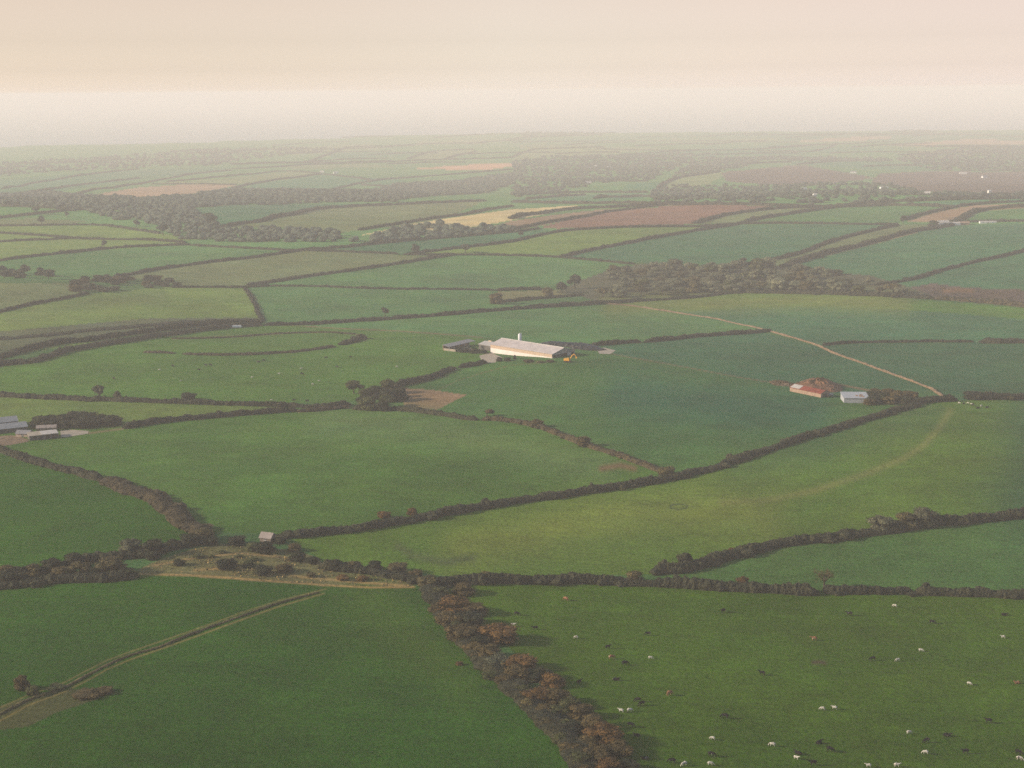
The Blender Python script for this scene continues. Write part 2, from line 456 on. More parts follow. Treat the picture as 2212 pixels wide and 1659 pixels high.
def inside(poly, x, y):
    r = np.zeros(x.shape, bool)
    n = len(poly)
    for i in range(n):
        x1, y1 = poly[i]
        x2, y2 = poly[(i + 1) % n]
        if y1 == y2:
            continue
        c = (y1 > y) != (y2 > y)
        r ^= c & (x < (x2 - x1) * (y - y1) / (y2 - y1) + x1)
    return r


def to_survey(X):
    d = X - ORG
    w = d @ f_
    return 1106 + FP * (d @ R_) / w, 829.5 - FP * (d @ U_) / w


def build_ground():
    us = np.concatenate([np.linspace(-.95, -.47, 60, endpoint=False), np.linspace(-.47, .47, 1000), np.linspace(.47, .95, 61)[1:]])
    D = [20.0]
    while D[-1] < 11600:
        d = D[-1]
        D.append(d + (max(6, d * .06) if d < 370 else max(.8, 2.6 * d * d / (FP * CAM_H))))
    D = np.array(D)
    X = us[None, :] * D[:, None]
    Y = np.repeat(D[:, None], len(us), 1)
    Z = zt(X, Y)
    V = np.stack([X, Y, Z], -1).reshape(-1, 3)
    nu, nd = len(us), len(D)
    i = (np.arange(nd - 1)[:, None] * nu + np.arange(nu - 1)[None, :]).ravel()
    q = np.stack([i, i + 1, i + nu + 1, i + nu], 1)
    me = mk_mesh('ground', V, q, smooth=True)
    # the field each vertex lies in: outlines are compared on the map (they were surveyed from the same spot)
    px, py = to_survey(V)
    C = np.tile(BASEC, (len(V), 1))
    g = np.random.default_rng(3)
    jx = px + 1.2 * np.sin(V[:, 0] / 9) + .6 * np.sin(V[:, 1] / 5)
    jy = py
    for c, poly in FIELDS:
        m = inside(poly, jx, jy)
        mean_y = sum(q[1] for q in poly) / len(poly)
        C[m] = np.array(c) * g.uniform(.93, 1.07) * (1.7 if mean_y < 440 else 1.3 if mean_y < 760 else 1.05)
    for c, w, line in STREAKS:
        dist = np.full(len(V), 1e9)
        for (x1, y1), (x2, y2) in zip(line[:-1], line[1:]):
            near = (px > min(x1, x2) - 3 * w) & (px < max(x1, x2) + 3 * w) & (py > min(y1, y2) - 3 * w) & (py < max(y1, y2) + 3 * w)
            dx, dy = x2 - x1, y2 - y1
            t = np.clip(((px[near] - x1) * dx + (py[near] - y1) * dy) / (dx * dx + dy * dy + 1e-9), 0, 1)
            dd = np.hypot(px[near] - x1 - t * dx, py[near] - y1 - t * dy)
            dist[near] = np.minimum(dist[near], dd)
        k = np.exp(-(dist / w) ** 2)[:, None]
        C = C * (1 - k) + np.array(c) * k
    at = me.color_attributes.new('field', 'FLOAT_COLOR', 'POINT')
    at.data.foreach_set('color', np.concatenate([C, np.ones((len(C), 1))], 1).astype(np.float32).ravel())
    m, N, L, b = new_mat('grass_fields', .95)
    b.inputs['Specular IOR Level'].default_value = .05
    a = N.new('ShaderNodeAttribute')
    a.attribute_name = 'field'
    geo = N.new('ShaderNodeNewGeometry')
    pos = geo.outputs['Position']
    col = a.outputs['Color']
    col = mul(N, L, col, ramp_noise(N, L, pos, .55, .58, 1.42, 5, .75))
    col = mul(N, L, col, ramp_noise(N, L, pos, .06, .86, 1.14, 3))
    col = mul(N, L, col, ramp_noise(N, L, pos, .012, .78, 1.22, 4))
    mp = N.new('ShaderNodeMapping')
    mp.inputs['Rotation'].default_value = (0, 0, .25)
    mp.inputs['Scale'].default_value = (.03, .35, .1)
    L.new(pos, mp.inputs[0])
    col = mul(N, L, col, ramp_noise(N, L, mp.outputs[0], 1.0, .9, 1.1, 3))
    # warmer and cooler swards
    hs = N.new('ShaderNodeMixRGB')
    hs.blend_type = 'MULTIPLY'
    hs.inputs[2].default_value = (1.35, 1.05, .75, 1)
    L.new(ramp_noise(N, L, pos, .02, 0, .6, 4), hs.inputs[0])
    L.new(col, hs.inputs[1])
    L.new(hs.outputs[0], b.inputs['Base Color'])
    bp = N.new('ShaderNodeBump')
    bp.inputs['Strength'].default_value = .5
    bp.inputs['Distance'].default_value = .5
    nz = N.new('ShaderNodeTexNoise')
    nz.inputs['Scale'].default_value = .8
    nz.inputs['Detail'].default_value = 4
    L.new(pos, nz.inputs['Vector'])
    L.new(nz.outputs[0], bp.inputs['Height'])
    L.new(bp.outputs[0], b.inputs['Normal'])
    tag(obj('ground', me, m), 'rolling patchwork of green pasture and a few ploughed fields', 'ground', kind='structure')


build_ground()

sm, sN, sL, sb = new_mat('sea_water', .3)
sb.inputs['Base Color'].default_value = (.05, .065, .08, 1)
sb.inputs['Specular IOR Level'].default_value = .3
tag(obj('sea', mk_mesh('sea', [(-24900, 3000, -118), (24900, 3000, -118), (24900, 39900, -118), (-24900, 39900, -118)], [(0, 1, 2, 3)]), sm),
    'pale sea lost in haze beyond the coast fields', 'sea', kind='structure')

hz = bpy.data.materials.new('haze')
hz.use_nodes = True
hN, hL = hz.node_tree.nodes, hz.node_tree.links
for n_ in list(hN):
    if n_.type != 'OUTPUT_MATERIAL':
        hN.remove(n_)
pv = hN.new('ShaderNodeVolumePrincipled')
pv.inputs['Color'].default_value = (1.0, .935, .895, 1)
pv.inputs['Density'].default_value = HAZE_D
pv.inputs['Anisotropy'].default_value = 0.0
hL.new(pv.outputs[0], [n_ for n_ in hN if n_.type == 'OUTPUT_MATERIAL'][0].inputs['Volume'])
hb = MB().box(-25000, 25000, -3000, 40000, -152, 212)
tag(obj('haze', hb.mesh('haze'), hz), 'warm pale haze hanging over the whole countryside', 'haze', kind='stuff')


# ------------------------------------------------------------------ hedges
def ico():
    t = (1 + 5 ** .5) / 2
    V = np.array([(-1, t, 0), (1, t, 0), (-1, -t, 0), (1, -t, 0), (0, -1, t), (0, 1, t), (0, -1, -t), (0, 1, -t), (t, 0, -1), (t, 0, 1), (-t, 0, -1), (-t, 0, 1)], float)
    V /= np.linalg.norm(V[0])
    F_ = [(0, 11, 5), (0, 5, 1), (0, 1, 7), (0, 7, 10), (0, 10, 11), (1, 5, 9), (5, 11, 4), (11, 10, 2), (10, 7, 6), (7, 1, 8), (3, 9, 4), (3, 4, 2), (3, 2, 6), (3, 6, 8), (3, 8, 9), (4, 9, 5), (2, 4, 11), (6, 2, 10), (8, 6, 7), (9, 8, 1)]
    V = list(map(tuple, V))
    cache, out = {}, []

    def mid(a, b):
        k = (min(a, b), max(a, b))
        if k not in cache:
            m = np.array(V[a]) + np.array(V[b])
            V.append(tuple(m / np.linalg.norm(m)))
            cache[k] = len(V) - 1
        return cache[k]
    for a, b, c in F_:
        x, y, z = mid(a, b), mid(b, c), mid(c, a)
        out += [(a, x, z), (b, y, x), (c, z, y), (x, y, z)]
    return np.array(V), np.array(out)


ICO_V, ICO_F = ico()


def smooth_line(P, step):
    """resample a world polyline with Catmull-Rom"""
    P = np.asarray(P, float)[:, :2]
    if len(P) > 2:
        Q = np.vstack([2 * P[0] - P[1], P, 2 * P[-1] - P[-2]])
        out = []
        for i in range(1, len(Q) - 2):
            t = np.linspace(0, 1, 12, endpoint=False)[:, None]
            p0, p1, p2, p3 = Q[i - 1], Q[i], Q[i + 1], Q[i + 2]
            out.append(.5 * ((2 * p1) + (-p0 + p2) * t + (2 * p0 - 5 * p1 + 4 * p2 - p3) * t ** 2 + (-p0 + 3 * p1 - 3 * p2 + p3) * t ** 3))
        P = np.vstack(out + [P[-1:]])
    s = np.concatenate([[0], np.cumsum(np.linalg.norm(np.diff(P, axis=0), axis=1))])
    n = max(3, int(s[-1] / step) + 1)
    t = np.linspace(0, s[-1], n)
    return np.stack([np.interp(t, s, P[:, 0]), np.interp(t, s, P[:, 1])], 1), t


def lumps(t, g, scale):
    k = int(t[-1] / scale) + 3
    v = g.uniform(0, 1, k)
    x = t / scale
    i = x.astype(int)
    fr = x - i
    fr = fr * fr * (3 - 2 * fr)
    return v[i] * (1 - fr) + v[i + 1] * fr


def hedge_mesh(name, W, w, h, g, leafy=True):
    D = float(np.mean(np.hypot(W[:, 0], W[:, 1])))
    step = max(.8, D / 900.0)
    L2, t = smooth_line(W, step)
    n = len(L2)
    d = np.gradient(L2, axis=0)
    d /= np.linalg.norm(d, axis=1)[:, None] + 1e-9
    nr = np.stack([-d[:, 1], d[:, 0]], 1)
    bush = lumps(t, g, max(5, w * 1.2)) * .55 + lumps(t, g, 23) * .45
    fine = lumps(t, g, max(1.6, step * 1.5))
    hh = h * (.45 + .75 * bush + .22 * fine)
    ww = w * (.62 + .5 * lumps(t, g, max(6, w)) + .22 * fine) * .5
    off = (lumps(t, g, 14) - .5) * w * .3
    end = np.clip(np.minimum(t, t[-1] - t) / (w * .7), .15, 1) ** .5
    hh, ww = hh * end, ww * (.4 + .6 * end)
    prof = [(-1, -.25), (-1.0, .3), (-.82, .72), (-.3, 1.0), (.3, 1.0), (.82, .72), (1.0, .3), (1, -.25)]
    k = len(prof)
    V = np.zeros((n, k, 3))
    for j, (a, b) in enumerate(prof):
        jit = g.normal(0, .07, n) if 0 < j < k - 1 else 0
        lat = a * ww * (1 + jit) + off
        V[:, j, 0] = L2[:, 0] + nr[:, 0] * lat
        V[:, j, 1] = L2[:, 1] + nr[:, 1] * lat
        V[:, j, 2] = zt(V[:, j, 0], V[:, j, 1]) + b * hh * (1 + jit)
    i = np.arange(n - 1)
    q = np.concatenate([np.stack([i * k + j, i * k + j + 1, (i + 1) * k + j + 1, (i + 1) * k + j], 1) for j in range(k - 1)])
    VV, QQ, TT = V.reshape(-1, 3), q, None
    if leafy:
        # the separate bushes that make up the hedge
        nb = int(t[-1] / (w * .42 if D < 1500 else w * .8)) + 2
        a = g.integers(1, max(2, n - 1), nb)
        r = w * g.uniform(.16, .50, nb) * np.where(g.uniform(0, 1, nb) < .12, 1.35, 1.0)
        lat = g.normal(0, .24, nb) * w + off[a]
        bx, by = L2[a, 0] + nr[a, 0] * lat, L2[a, 1] + nr[a, 1] * lat
        hz_ = hh[a] * g.uniform(.5, 1.15, nb)
        S = np.stack([r, r * g.uniform(.8, 1.2, nb), hz_ * .62], 1)
        B = ICO_V[None] * S[:, None, :] * g.uniform(.74, 1.2, (nb, len(ICO_V), 1)) + np.stack([bx, by, zt(bx, by) + hz_ * .45], 1)[:, None, :]
        TT = (ICO_F[None] + (np.arange(nb) * len(ICO_V))[:, None, None]).reshape(-1, 3) + len(VV)
        VV = np.vstack([VV, B.reshape(-1, 3)])
        if D < 2600:
            s = max(.5, D / 1422 * 1.1)
            m = int(nb * 18)
            kk = g.integers(0, nb, m)
            d3 = g.normal(0, 1, (m, 3))
            d3[:, 2] = np.abs(d3[:, 2])
            d3 /= np.linalg.norm(d3, axis=1)[:, None]
            Pb = np.stack([bx, by, zt(bx, by) + hz_ * .45], 1)[kk] + d3 * S[kk] * g.uniform(.9, 1.25, (m, 1))
            lv, lq = leaf_quads(Pb, d3, s, g)
            QQ = np.vstack([QQ, lq + len(VV)])
            VV = np.vstack([VV, lv])
    if leafy and D < 2600:
        s = max(.5, D / 1422 * 1.15)
        m = int(t[-1] * (w + 2 * h) * .75 / (s * s))
        a = g.integers(0, n - 1, m)
        b = g.uniform(.8, k - 1.8, m)
        j = b.astype(int)
        fr = (b - j)[:, None]
        fa = g.uniform(0, 1, (m, 1))
        P = (V[a, j] * (1 - fr) + V[a, j + 1] * fr) * (1 - fa) + (V[a + 1, j] * (1 - fr) + V[a + 1, j + 1] * fr) * fa
        ang = (b / (k - 1) - .5) * math.pi
        N_ = np.stack([nr[a, 0] * np.sin(ang), nr[a, 1] * np.sin(ang), np.cos(ang) + .2], 1)
        P = P + N_ * (g.uniform(-.1, .5, (m, 1)) * s)
        lv, lq = leaf_quads(P, N_, s, g)
        QQ = np.vstack([QQ, lq + len(VV)])
        VV = np.vstack([VV, lv])
    return mk_mesh(name, VV, QQ, TT)


HEDGES = [
    # near: points on the foot of the hedge, width, height, material, label
    ([(938, 1256), (1020, 1258), (1106, 1258), (1225, 1259), (1348, 1262), (1440, 1266), (1520, 1271), (1620, 1276), (1709, 1281), (1769, 1283)], 5, 3.4, 'hedge', 'long thick dark hedge along the top of the cow pasture, stopping at the bare tree'),
    ([(1779, 1280), (1869, 1281), (1973, 1281)], 4.5, 3.0, 'hedge', 'dark hedge running right from the foot of the bare tree'),
    ([(1977, 1282), (2069, 1285), (2140, 1288), (2230, 1291), (2330, 1295)], 4.5, 3.0, 'hedge', 'dark hedge along the pasture top, reaching the right edge of the photo'),
    ([(690, 1226), (780, 1236), (850, 1246), (900, 1256), (945, 1262)], 5, 3.0, 'hedge', 'scrubby dark hedge between the rough triangle and the wide yellow-green field'),
    ([(601, 1160), (681, 1154), (778, 1144), (864, 1130), (978, 1108), (1058, 1095), (1179, 1077), (1260, 1066), (1339, 1054), (1419, 1040), (1467, 1032), (1504, 1022), (1555, 1009), (1610, 990), (1680, 966), (1750, 943), (1800, 929), (1856, 912), (1926, 891), (1968, 880), (1995, 868)], 5.5, 2.8, 'hedge', 'very long dark hedge rising from the stone ruin to the grey metal shed'),
    ([(1995, 868), (2030, 867), (2066, 866)], 5, 3.2, 'hedge', 'short black-looking hedge between the metal shed thicket and the gateway cows'),
    ([(2085, 862), (2150, 862), (2212, 861), (2330, 858)], 7, 4.6, 'hedge', 'tall dark hedge behind the cows gathered at the right-hand gateway'),
    ([(1406, 1240), (1480, 1231), (1588, 1203), (1640, 1190), (1688, 1179), (1749, 1172), (1869, 1156), (1989, 1139), (2110, 1126), (2230, 1112), (2330, 1098)], 5.5, 3.6, 'hedge', 'thick dark hedge climbing right from the windblown tree, edging the wedge field'),
    ([(-100, 1262), (0, 1245), (60, 1240), (120, 1230), (200, 1212), (300, 1200), (381, 1182), (440, 1174), (469, 1172)], 6, 3.6, 'hedge', 'dark hedge rising from the left edge to the rough triangle'),
    ([(-80, 1276), (0, 1270), (60, 1264), (120, 1257), (220, 1252), (300, 1244)], 7, 3.0, 'hedge', 'low dark scrub hedge at the left along the top of the lowest field'),
    ([(-60, 955), (0, 974), (39, 988), (98, 1007), (156, 1021), (219, 1038)], 5, 3.0, 'hedge', 'dark hedge going down from the roadside farm, upper stretch of the broad brown belt'),
    ([(219, 1038), (260, 1052), (321, 1077), (361, 1100), (385, 1122), (405, 1140)], 9, 3.4, 'hedge_brown', 'broad brown belt of bushes curving down to the rough triangle'),
    ([(395, 1132), (425, 1147), (448, 1158)], 9, 3.4, 'hedge_brown', 'short brown foot of the bushy belt beside the rough triangle'),
    ([(760, 884), (875, 888), (953, 897), (1000, 905), (1031, 908)], 4, 2.6, 'hedge', 'hedge leaving the copse at the brown plot, going right'),
    ([(1040, 908), (1082, 909), (1149, 920), (1207, 940), (1266, 963), (1324, 981), (1383, 1002), (1438, 1024)], 4, 2.4, 'hedge_brown', 'brownish ragged hedge curving down right to the very long dark hedge'),
    ([(-80, 853), (0, 856), (195, 865), (391, 871), (586, 877), (703, 881), (752, 874)], 4.5, 2.8, 'hedge', 'straight dark hedge under the cow field, from left edge to the copse'),
    ([(266, 926), (352, 912), (469, 901), (586, 891), (641, 887)], 4.5, 3.0, 'hedge', 'dark hedge on the crest beyond the lane to the roadside farm'),
    ([(642, 890), (700, 886), (752, 880)], 4, 1.8, 'hedge_brown', 'low brown hedge along the short pale lane beside the copse'),
    ([(817, 845), (875, 831), (934, 816), (981, 797)], 5, 3.4, 'hedge', 'dark hedge from the copse up towards the big barn'),
    ([(990, 795), (1020, 790), (1052, 784)], 5, 3.0, 'hedge', 'short dark hedge ending at the big barn yard'),
    ([(1276, 748), (1330, 743), (1384, 740)], 5.5, 3.6, 'hedge', 'dark hedge starting behind the black silage clamp'),
    ([(1392, 740), (1440, 735), (1520, 727), (1645, 718), (1668, 716)], 6, 3.8, 'hedge', 'dark hedge ending at the tan stone bank, right of the big barn'),
    ([(1776, 746), (1830, 742), (1891, 740), (1996, 739), (2102, 739)], 4, 2.2, 'hedge', 'thin dark hedge starting right of the tan stone bank'),
    ([(2118, 741), (2160, 741), (2230, 741), (2330, 742)], 7, 4.4, 'hedge', 'thick dark hedge continuing the thin one at the right edge'),
    # earthwork and lanes, left
    ([(312, 761), (345, 762), (379, 763)], 6, 1.6, 'hedge_brown', 'detached scrap of scrub at the left of the ring earthwork'),
    ([(394, 765), (450, 767), (508, 767), (560, 765), (625, 761), (680, 755), (723, 749)], 6, 1.8, 'hedge_brown', 'low scrub on the near bank of the ring earthwork'),
    ([(736, 746), (762, 739), (784, 730)], 9, 4.0, 'hedge', 'thick dark bushes on the right end of the ring earthwork'),
    ([(371, 731), (440, 731), (508, 728), (600, 721), (700, 718), (765, 722)], 4, .8, 'hedge_brown', 'faint line of scrub inside the far side of the earthwork'),
    ([(572, 703), (700, 699), (778, 694), (864, 688), (973, 680), (1060, 672), (1129, 667)], 7, 3.4, 'hedge', 'long dark lane hedge behind the big barn, western stretch'),
    ([(1129, 667), (1220, 661), (1305, 656), (1392, 649)], 8, 3.6, 'hedge', 'dark lane hedge running up to the foot of the middle wood'),
    ([(-80, 806), (0, 789), (78, 780), (156, 757), (273, 738), (391, 720), (508, 706), (566, 703)], 8, 4, 'hedge', 'lower dark hedge of the sunken lane above the earthwork'),
    ([(-80, 788), (0, 772), (117, 744), (195, 736), (313, 718), (430, 703), (566, 696)], 8, 4, 'hedge', 'upper dark hedge of the sunken lane above the earthwork'),
    ([(-60, 735), (60, 728), (200, 714), (313, 704), (430, 696), (550, 691)], 14, 1.2, 'hedge', 'dusky strip of low scrub on the slope above the sunken lane'),
    ([(529, 622), (547, 651), (556, 672), (566, 695)], 4, 1.8, 'hedge', 'short thin hedge going straight down to the lane'),
    ([(-80, 692), (0, 674), (78, 656), (140, 645), (190, 634)], 5, 2.6, 'hedge', 'dark hedge from the left edge up to the scrub copse'),
    ([(370, 621), (450, 621), (529, 621), (586, 618)], 5, 2.6, 'hedge', 'hedge running right from the scrub copse'),
    ([(586, 618), (664, 619), (778, 623), (864, 625), (934, 625), (1067, 627)], 4.5, 2.2, 'hedge', 'thin level hedge reaching the small enclosure left of the middle wood'),
    ([(535, 617), (600, 608), (664, 598), (750, 586), (864, 569), (950, 555), (985, 550)], 7, 3.2, 'hedge', 'straight dark hedge slanting up right above the level thin hedge'),
    ([(250, 598), (325, 585), (400, 574), (480, 564), (550, 556), (690, 536)], 7, 3.2, 'hedge', 'straight dark hedge slanting up from the scrub copse to the valley wood'),
    ([(-80, 574), (0, 563), (80, 553), (150, 546), (250, 536), (330, 532), (412, 529)], 7, 3.2, 'hedge', 'dark hedge from the left edge up to the foot of the valley wood'),
    ([(412, 530), (500, 535), (560, 538), (625, 541), (750, 544), (860, 549)], 6, 2.6, 'hedge', 'hedge along the foot of the valley wood'),
    ([(870, 550), (925, 551), (1020, 551), (1106, 552), (1206, 556), (1290, 563), (1371, 571)], 6, 2.4, 'hedge', 'level hedge leading right to the top of the middle wood'),
    ([(672, 540), (740, 534), (800, 528), (880, 520), (950, 515), (1030, 508), (1106, 502), (1166, 494)], 8, 3.2, 'hedge', 'hedge below the stubble field, continuing the valley wood to the right'),
    ([(875, 551), (940, 542), (1000, 535), (1106, 522), (1206, 501), (1280, 495), (1356, 491)], 8, 3.4, 'hedge', 'hedge climbing towards the lower edge of the ploughed field'),
    ([(1356, 491), (1440, 490), (1531, 489), (1590, 485)], 9, 3.6, 'hedge', 'dark hedge along the lower edge of the brown ploughed field'),
    ([(1210, 555), (1280, 540), (1356, 525), (1430, 511), (1506, 498), (1581, 487), (1608, 481)], 8, 3.4, 'hedge', 'hedge slanting up across the middle, left edge of the large teal field'),
    ([(1612, 480), (1640, 473), (1700, 463), (1760, 454), (1801, 449)], 9, 3.6, 'hedge', 'hedge slanting up beyond the large teal field'),
    ([(1592, 484), (1670, 483), (1756, 483), (1850, 485), (1938, 486)], 8, 3.2, 'hedge', 'level hedge along the top of the large teal field'),
    ([(1606, 573), (1670, 561), (1731, 546), (1770, 531), (1806, 519), (1870, 502), (1938, 486)], 8, 3.6, 'hedge', 'upper of two hedges slanting to the white farm on the right'),
    ([(1690, 577), (1756, 555), (1800, 544), (1856, 531), (1920, 514), (1981, 499), (2058, 486)], 13, 5.0, 'hedge', 'thick lower hedge slanting from the middle wood to the white farm'),
    ([(1891, 617), (1961, 606), (2005, 594), (2049, 581), (2110, 566), (2172, 553), (2230, 535), (2330, 505)], 7, 3.4, 'hedge', 'dark hedge climbing right from the end of the middle wood'),
    ([(1305, 655), (1392, 650), (1501, 643), (1560, 636), (1607, 632)], 7, 3.0, 'hedge', 'hedge along the foot of the middle wood, left half'),
    ([(1607, 632), (1744, 634), (1880, 639), (2017, 646)], 9, 4.4, 'hedge', 'dark hedge along the foot of the middle wood, right half'),
    ([(2017, 646), (2080, 649), (2154, 656), (2230, 665), (2330, 680)], 12, 5.0, 'hedge_brown', 'thick brown hedge below the bracken patch at the right edge'),
    ([(1072, 628), (1120, 626), (1173, 626)], 7, 3.6, 'hedge', 'upper hedge of the small strip enclosure left of the middle wood'),
    ([(1061, 656), (1146, 647), (1200, 643), (1258, 638)], 6, 3.0, 'hedge', 'lower hedge of the small strip enclosure left of the middle wood'),
    # far left
    ([(-60, 478), (0, 471), (60, 464), (125, 457), (200, 450)], 7, 3, 'hedge', 'faint far hedge at the left below the long tan field'),
    ([(5, 408), (60, 398), (125, 388), (190, 377), (250, 370), (300, 365)], 9, 4, 'hedge', 'hazy far hedge rising right, uppermost of the slanting three at far left'),
    ([(50, 418), (110, 409), (175, 400), (240, 392), (300, 385)], 9, 4, 'hedge', 'hazy far hedge, middle one of the slanting three at far left'),
    ([(170, 418), (240, 407), (300, 398), (370, 385), (425, 375), (500, 368)], 9, 4, 'hedge', 'hazy far hedge on top of the long tan field'),
    ([(325, 398), (390, 398), (450, 398), (510, 400)], 8, 3, 'hedge', 'hazy hedge along the right top of the tan field'),
    ([(360, 393), (430, 387), (500, 380), (570, 374), (625, 370), (695, 375)], 9, 4, 'hedge', 'hazy hedge passing the far white sheds on the left'),
    ([(500, 408), (560, 395), (625, 385), (700, 377), (800, 390)], 9, 4, 'hedge', 'hazy hedge right of the tan field, bending over a green field'),
    ([(700, 412), (750, 402), (800, 392), (900, 383), (1000, 375), (1106, 367)], 9, 4, 'hedge', 'hazy hedge rising to the pink far field'),
    ([(780, 400), (820, 402), (850, 405), (830, 416)], 8, 4, 'hedge', 'short hazy hooked hedge above the valley wood'),
    ([(475, 493), (520, 484), (575, 475), (640, 462), (700, 451), (780, 446), (850, 443)], 9, 4, 'hedge', 'hedge slanting up from the valley wood, left of the pale pasture'),
    ([(850, 443), (925, 439), (1000, 436), (1050, 434)], 9, 4, 'hedge', 'level hedge continuing the slanting one beyond the pale pasture'),
    ([(775, 498), (820, 490), (875, 482), (925, 474), (975, 468), (1040, 456), (1106, 446)], 9, 4, 'hedge', 'hedge along the top of the stubble field'),
    ([(-40, 488), (60, 488), (175, 486), (240, 489), (300, 498), (345, 505)], 7, 3, 'hedge', 'thin hedge below the cream strip field at far left'),
    ([(-40, 502), (50, 507), (100, 510), (175, 516), (250, 518), (325, 519), (400, 525)], 7, 3, 'hedge', 'hedge running to the valley wood under the pale left fields'),
    ([(-40, 525), (50, 520), (100, 518), (175, 514)], 7, 3, 'hedge', 'short low hedge meeting the left edge above the slanting dark hedge'),
    ([(0, 446), (50, 447), (110, 450), (180, 454)], 7, 3, 'hedge', 'thin hazy hedge at far left above the cream strip field'),
    ([(500, 365), (600, 361), (700, 355), (800, 352), (900, 347), (1000, 344), (1106, 341)], 10, 4.5, 'hedge', 'very hazy long hedge above the pink far field'),
    ([(500, 356), (600, 353), (700, 352), (850, 348)], 10, 4.5, 'hedge', 'very hazy hedge left of the pink far field'),
    ([(670, 348), (705, 335), (740, 321), (750, 318)], 10, 4.5, 'hedge', 'very hazy far hedge rising steeply on the left ridge'),
    ([(470, 345), (520, 326), (600, 323), (740, 322), (850, 318)], 10, 4.5, 'hedge', 'very hazy far hedge along the left ridge'),
    ([(880, 344), (910, 334), (940, 327), (1025, 323)], 10, 4.5, 'hedge', 'very hazy hedge on the pale field near the ridge'),
    ([(960, 345), (995, 334), (1030, 327)], 10, 4.5, 'hedge', 'short very hazy hedge right of the pale field near the ridge'),
    # far middle and right
    ([(1106, 340), (1130, 330), (1156, 323), (1230, 320), (1306, 318)], 10, 4.5, 'hedge', 'hazy far hedge curving onto the ridge in the middle'),
    ([(1106, 308), (1206, 306), (1306, 305), (1420, 305), (1556, 305), (1726, 308)], 10, 4.5, 'hedge', 'hazy level hedge just under the middle skyline'),
    ([(1286, 322), (1400, 325), (1556, 325), (1650, 322), (1756, 314), (1850, 310), (1926, 307)], 10, 4.5, 'hedge', 'long hazy hedge under the far right tan strips'),
    ([(1631, 326), (1700, 327), (1756, 327), (1806, 313)], 10, 4.5, 'hedge', 'hazy hedge across the far green field on the right'),
    ([(1606, 293), (1750, 290), (1906, 290), (2060, 291), (2212, 296)], 10, 4.5, 'hedge', 'hedge along the right-hand skyline fields'),
    ([(1906, 314), (2000, 316), (2106, 318), (2230, 320)], 10, 4.5, 'hedge', 'hedge below the far right tan strip'),
    ([(1106, 437), (1180, 439), (1256, 440), (1400, 441), (1486, 438)], 9, 4.5, 'hedge', 'hedge above the stubble and ploughed fields'),
    ([(1106, 473), (1166, 462), (1231, 453), (1331, 448), (1456, 441)], 9, 4, 'hedge', 'hedge between the stubble and the tan strip'),
    ([(1106, 496), (1166, 484), (1231, 473), (1290, 462), (1356, 453), (1436, 443)], 8, 3.6, 'hedge', 'hedge on the left edge of the brown ploughed field'),
    ([(1426, 443), (1556, 442), (1681, 445), (1740, 447), (1801, 448)], 9, 4.5, 'hedge', 'hedge along the top of the brown ploughed field'),
    ([(1500, 483), (1540, 472), (1581, 463), (1681, 451), (1801, 446)], 8, 3.6, 'hedge', 'hedge on the right edge of the brown ploughed field'),
    ([(1801, 446), (1906, 438), (2006, 431), (2106, 425), (2230, 419)], 11, 5, 'hedge', 'hedge below the reddish heath on the right'),
    ([(1801, 448), (1870, 446), (1931, 444), (2066, 448)], 9, 4.5, 'hedge', 'hedge above the green field left of the white farm'),
    ([(1950, 476), (1990, 464), (2028, 455), (2106, 442), (2230, 436)], 8, 3.6, 'hedge', 'hedge along the top of the curved tan field by the white farm'),
    ([(2058, 484), (2080, 471), (2106, 458), (2160, 450), (2230, 446)], 11, 4.5, 'hedge', 'hedge along the bottom of the curved tan field by the white farm'),
    ([(2080, 480), (2150, 479), (2230, 478), (2330, 477)], 8, 4, 'hedge', 'hedge running right from the white farm to the edge'),
    ([(1956, 436), (2050, 432), (2140, 430), (2230, 428)], 9, 4.5, 'hedge', 'second hedge below the heath at the right'),
    ([(1230, 395), (1300, 390), (1350, 392), (1400, 392)], 9, 4.5, 'hedge', 'hedge beside the white cottages among the far trees'),
    ([(1106, 421), (1200, 418), (1300, 416), (1400, 416)], 9, 4.5, 'hedge', 'hedge below the white cottages among the far trees'),
    ([(1420, 408), (1445, 392), (1480, 382), (1556, 371)], 9, 5, 'hedge', 'curved hedge around the pale field left of the heath'),
]
def far_row(y0, x0, x1, n, where, seed):
    g_ = random.Random(seed)
    xs = sorted(x0 + (x1 - x0) * (i + g_.uniform(-.2, .2)) / n for i in range(n))
    for i, x in enumerate(xs):
        ln, sl_ = g_.uniform(.7, 1.3) * (x1 - x0) / n, g_.uniform(-10, -1)
        y = y0 + g_.uniform(-4, 4)
        HEDGES.append(([(x, y), (x + ln * .5, y + sl_ * .5 - 1.5), (x + ln, y + sl_)], 10, 4.5, 'hedge', 'hazy far hedge %s, %s from the left' % (where, ORD[i])))


far_row(298, 760, 2150, 9, 'in the top row just under the skyline', 1)
far_row(315, 560, 2150, 10, 'in the second row under the skyline', 2)
far_row(332, 420, 2150, 9, 'in the third row under the skyline', 3)
far_row(352, 40, 1000, 6, 'in the row above the long tan field', 4)
far_row(358, 1240, 2150, 6, 'in the row above the heath', 5)
far_row(430, 1120, 1560, 3, 'in the row below the white cottages', 6)
for pts, w, h, mk, lab in HEDGES:
    W = un(pts)
    Dm = np.hypot(*W.mean(0)[:2])
    if Dm > 2400: mk, w, h = 'hedge', w * 1.15, h * 1.1
    elif Dm > 1000: w, h = w * .85, h * .85
    g = np.random.default_rng(abs(int(pts[0][0] * 7 + pts[0][1] * 131)) + len(pts))
    cw = W[len(W) // 2]
    me = hedge_mesh('hedge', W, w, h, g)
    tag(obj('hedge', me, M[mk]), lab, 'hedge', 'hedgerows between the fields')


